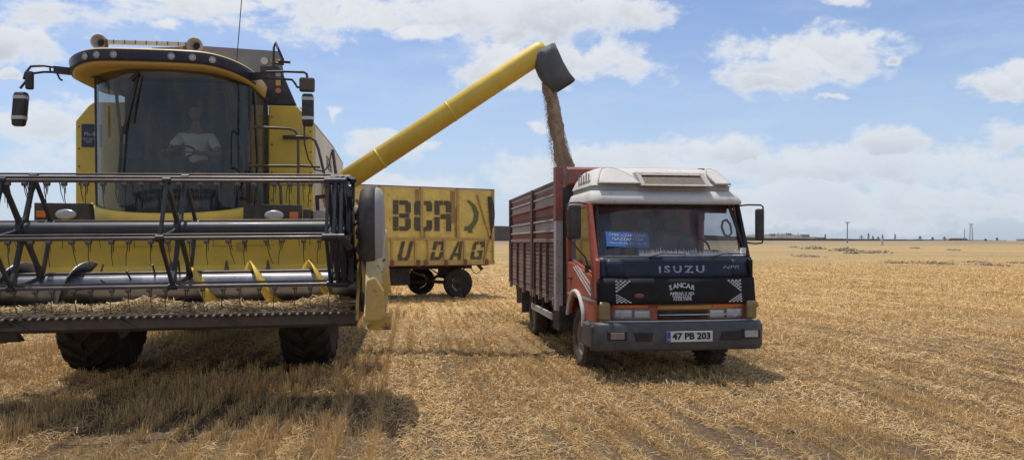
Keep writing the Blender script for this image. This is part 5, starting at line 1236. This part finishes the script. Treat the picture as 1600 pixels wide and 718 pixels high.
def tracks(s, X, Y):
    """1 where wheels have flattened the stubble"""
    t = np.zeros_like(s)
    for c, wd in ((-3.05, .20), (-1.1, .12), (.35, .22), (-.05, .14), (4.35, .3), (5.9, .3), (7.4, .2), (9.9, .28), (-6.9, .25)):
        t = np.maximum(t, np.exp(-((s - c - .12 * np.sin(Y * .4 + c)) / wd) ** 4))
    return t
n = 640000
X, Y = sample(n, 2, 5.3, 140)
s = X * cosY + Y * sinY; l = -X * sinY + Y * cosY
rowc = np.round(s / .155) * .155 + rng.normal(0, .022, n)
s = np.where(rng.random(n) < .75, rowc, s)
cl = vnoise(s * 1.1 + 50, l * .9 + 50, 1) * .6 + vnoise(s * 5 + 9, l * 5 + 9, 2) * .4
tr = tracks(s, X, Y); rowm = .5 + .5 * np.cos(2 * np.pi * (s + .03 * np.sin(l * .8)) / .34) * (.6 + .8 * vnoise(s * .5 + 80, l * .3 + 80, 14))
keep = (rng.random(n) < (np.clip((cl - .34 + .40 * (rowm - .4)) * 3.8, .05, 1) * (1 - .85 * tr)) * np.clip(1.15 - np.log(Y / 25) / np.log(140 / 25), 0, 1))
s, l, cl = s[keep], l[keep], cl[keep]; n = len(s)
X = s * cosY - l * sinY; Y = s * sinY + l * cosY
Z = gzv(X, Y) - .01
hgt = rng.uniform(.05, .125, n) * (.55 + .9 * cl) * np.where(rng.random(n) < .06, 1.4, 1) * (1.12 - .50 / (1 + np.exp(-(s - .2 + .4 * np.sin(l * .7)) * 2.5)))
wd = (.0018 + .00032 * np.clip(Y - 6, 0, 30)) * rng.uniform(.7, 1.3, n)
ang = rng.uniform(0, np.pi, n); ln = rng.normal(0, .15, (n, 2)) + np.where(rng.random((n, 1)) < .12, rng.normal(0, .8, (n, 2)), 0)
B0 = np.stack([X, Y, Z], 1); T0 = B0 + np.stack([ln[:, 0] * hgt, ln[:, 1] * hgt, hgt], 1)
sd_ = np.stack([np.cos(ang) * wd, np.sin(ang) * wd, np.zeros(n)], 1)
V1 = np.stack([B0 - sd_, B0 + sd_, T0 + sd_ * .8, T0 - sd_ * .8], 1).reshape(-1, 3)
pal = np.array([(.86, .58, .25), (.78, .50, .19), (.90, .67, .34), (.64, .39, .16), (.46, .29, .14), (.82, .60, .31)])
pi_ = rng.choice(6, n, p=[.28, .24, .14, .16, .10, .08]); c0 = pal[pi_] * rng.uniform(.75, 1.15, (n, 1)) * (.80 + .4 * vnoise(X * .6 + 30, Y * .35 + 30, 5))[:, None]
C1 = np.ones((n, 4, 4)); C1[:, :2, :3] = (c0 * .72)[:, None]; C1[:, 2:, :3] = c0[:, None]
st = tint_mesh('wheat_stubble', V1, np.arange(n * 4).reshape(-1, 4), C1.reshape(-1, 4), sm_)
tag(st, 'cut golden wheat stubble standing in rows across the field', 'stubble', kind='stuff')
# fallen straw
n = 540000
X, Y = sample(n, 2, 5.3, 60)
s = X * cosY + Y * sinY
cl = vnoise(s * .9 + 5, Y * .5 + 5, 8) * .55 + vnoise(X * 3 + 5, Y * 2 + 5, 9) * .45
in_tr = tracks(s, X, Y); rowm = .5 + .5 * np.cos(2 * np.pi * (s + .03 * np.sin((-X * sinY + Y * cosY) * .8)) / .34); keep = rng.random(n) < np.maximum(np.clip((cl - .36 + .34 * (rowm - .4)) * 2.8, .05, 1), in_tr * .85)
X, Y = X[keep], Y[keep]; n = len(X); Z = gzv(X, Y)
L_ = rng.uniform(.008, .044, n) * (1 + .02 * np.clip(Y - 8, 0, 40)); a_ = rng.uniform(0, 2 * np.pi, n); tz = rng.normal(0, .32, n)
wd = (.0015 + .00031 * np.clip(Y - 6, 0, 30)) * rng.uniform(.7, 1.4, n)
C_0 = np.stack([X, Y, Z + np.abs(rng.normal(0, .022, n)) + .004 + np.abs(tz) * L_], 1)
dv = np.stack([np.cos(a_) * L_, np.sin(a_) * L_, tz * L_], 1); rl = rng.uniform(-.9, .9, n)
sd_ = np.stack([-np.sin(a_) * wd, np.cos(a_) * wd, rl * wd], 1)
V1 = np.stack([C_0 - dv - sd_, C_0 + dv - sd_, C_0 + dv + sd_, C_0 - dv + sd_], 1).reshape(-1, 3)
pal = np.array([(.76, .53, .25), (.67, .44, .19), (.84, .64, .36), (.50, .32, .14), (.30, .19, .10)])
c0 = pal[rng.choice(5, n, p=[.28, .26, .14, .2, .12])] * rng.uniform(.75, 1.1, (n, 1)) * (.85 + .3 * cl[keep] + .12 * in_tr[keep])[:, None]
C1 = np.ones((n, 4, 4)); C1[:, :, :3] = c0[:, None]
fs = tint_mesh('fallen_straw', V1, np.arange(n * 4).reshape(-1, 4), C1.reshape(-1, 4), sm_)
tag(fs, 'pale chopped straw strewn between the stubble rows', 'straw', kind='stuff')
# clods and small pale stones
q = MB(); random.seed(21)
for i in range(420):
    Y = 5.6 * (30 / 5.6) ** random.random(); X = random.uniform(-.78, .78) * Y; s_ = random.uniform(.008, .035) * (1 if i % 14 else 1.7)
    n0 = len(q.v); q.ball((X, Y, gz(X, Y) + s_ * .2), s_, 6, 4, (1.2, 1, .6)); q.v[n0:] = [(a + random.uniform(-.25, .25) * s_, b + random.uniform(-.25, .25) * s_, c + random.uniform(-.2, .2) * s_) for a, b, c in q.v[n0:]]
q.sm = [False] * len(q.f)
tag(q.build('soil_clods', 'mud'), 'crumbled clods of dry brown soil among the stubble', 'soil', kind='stuff')
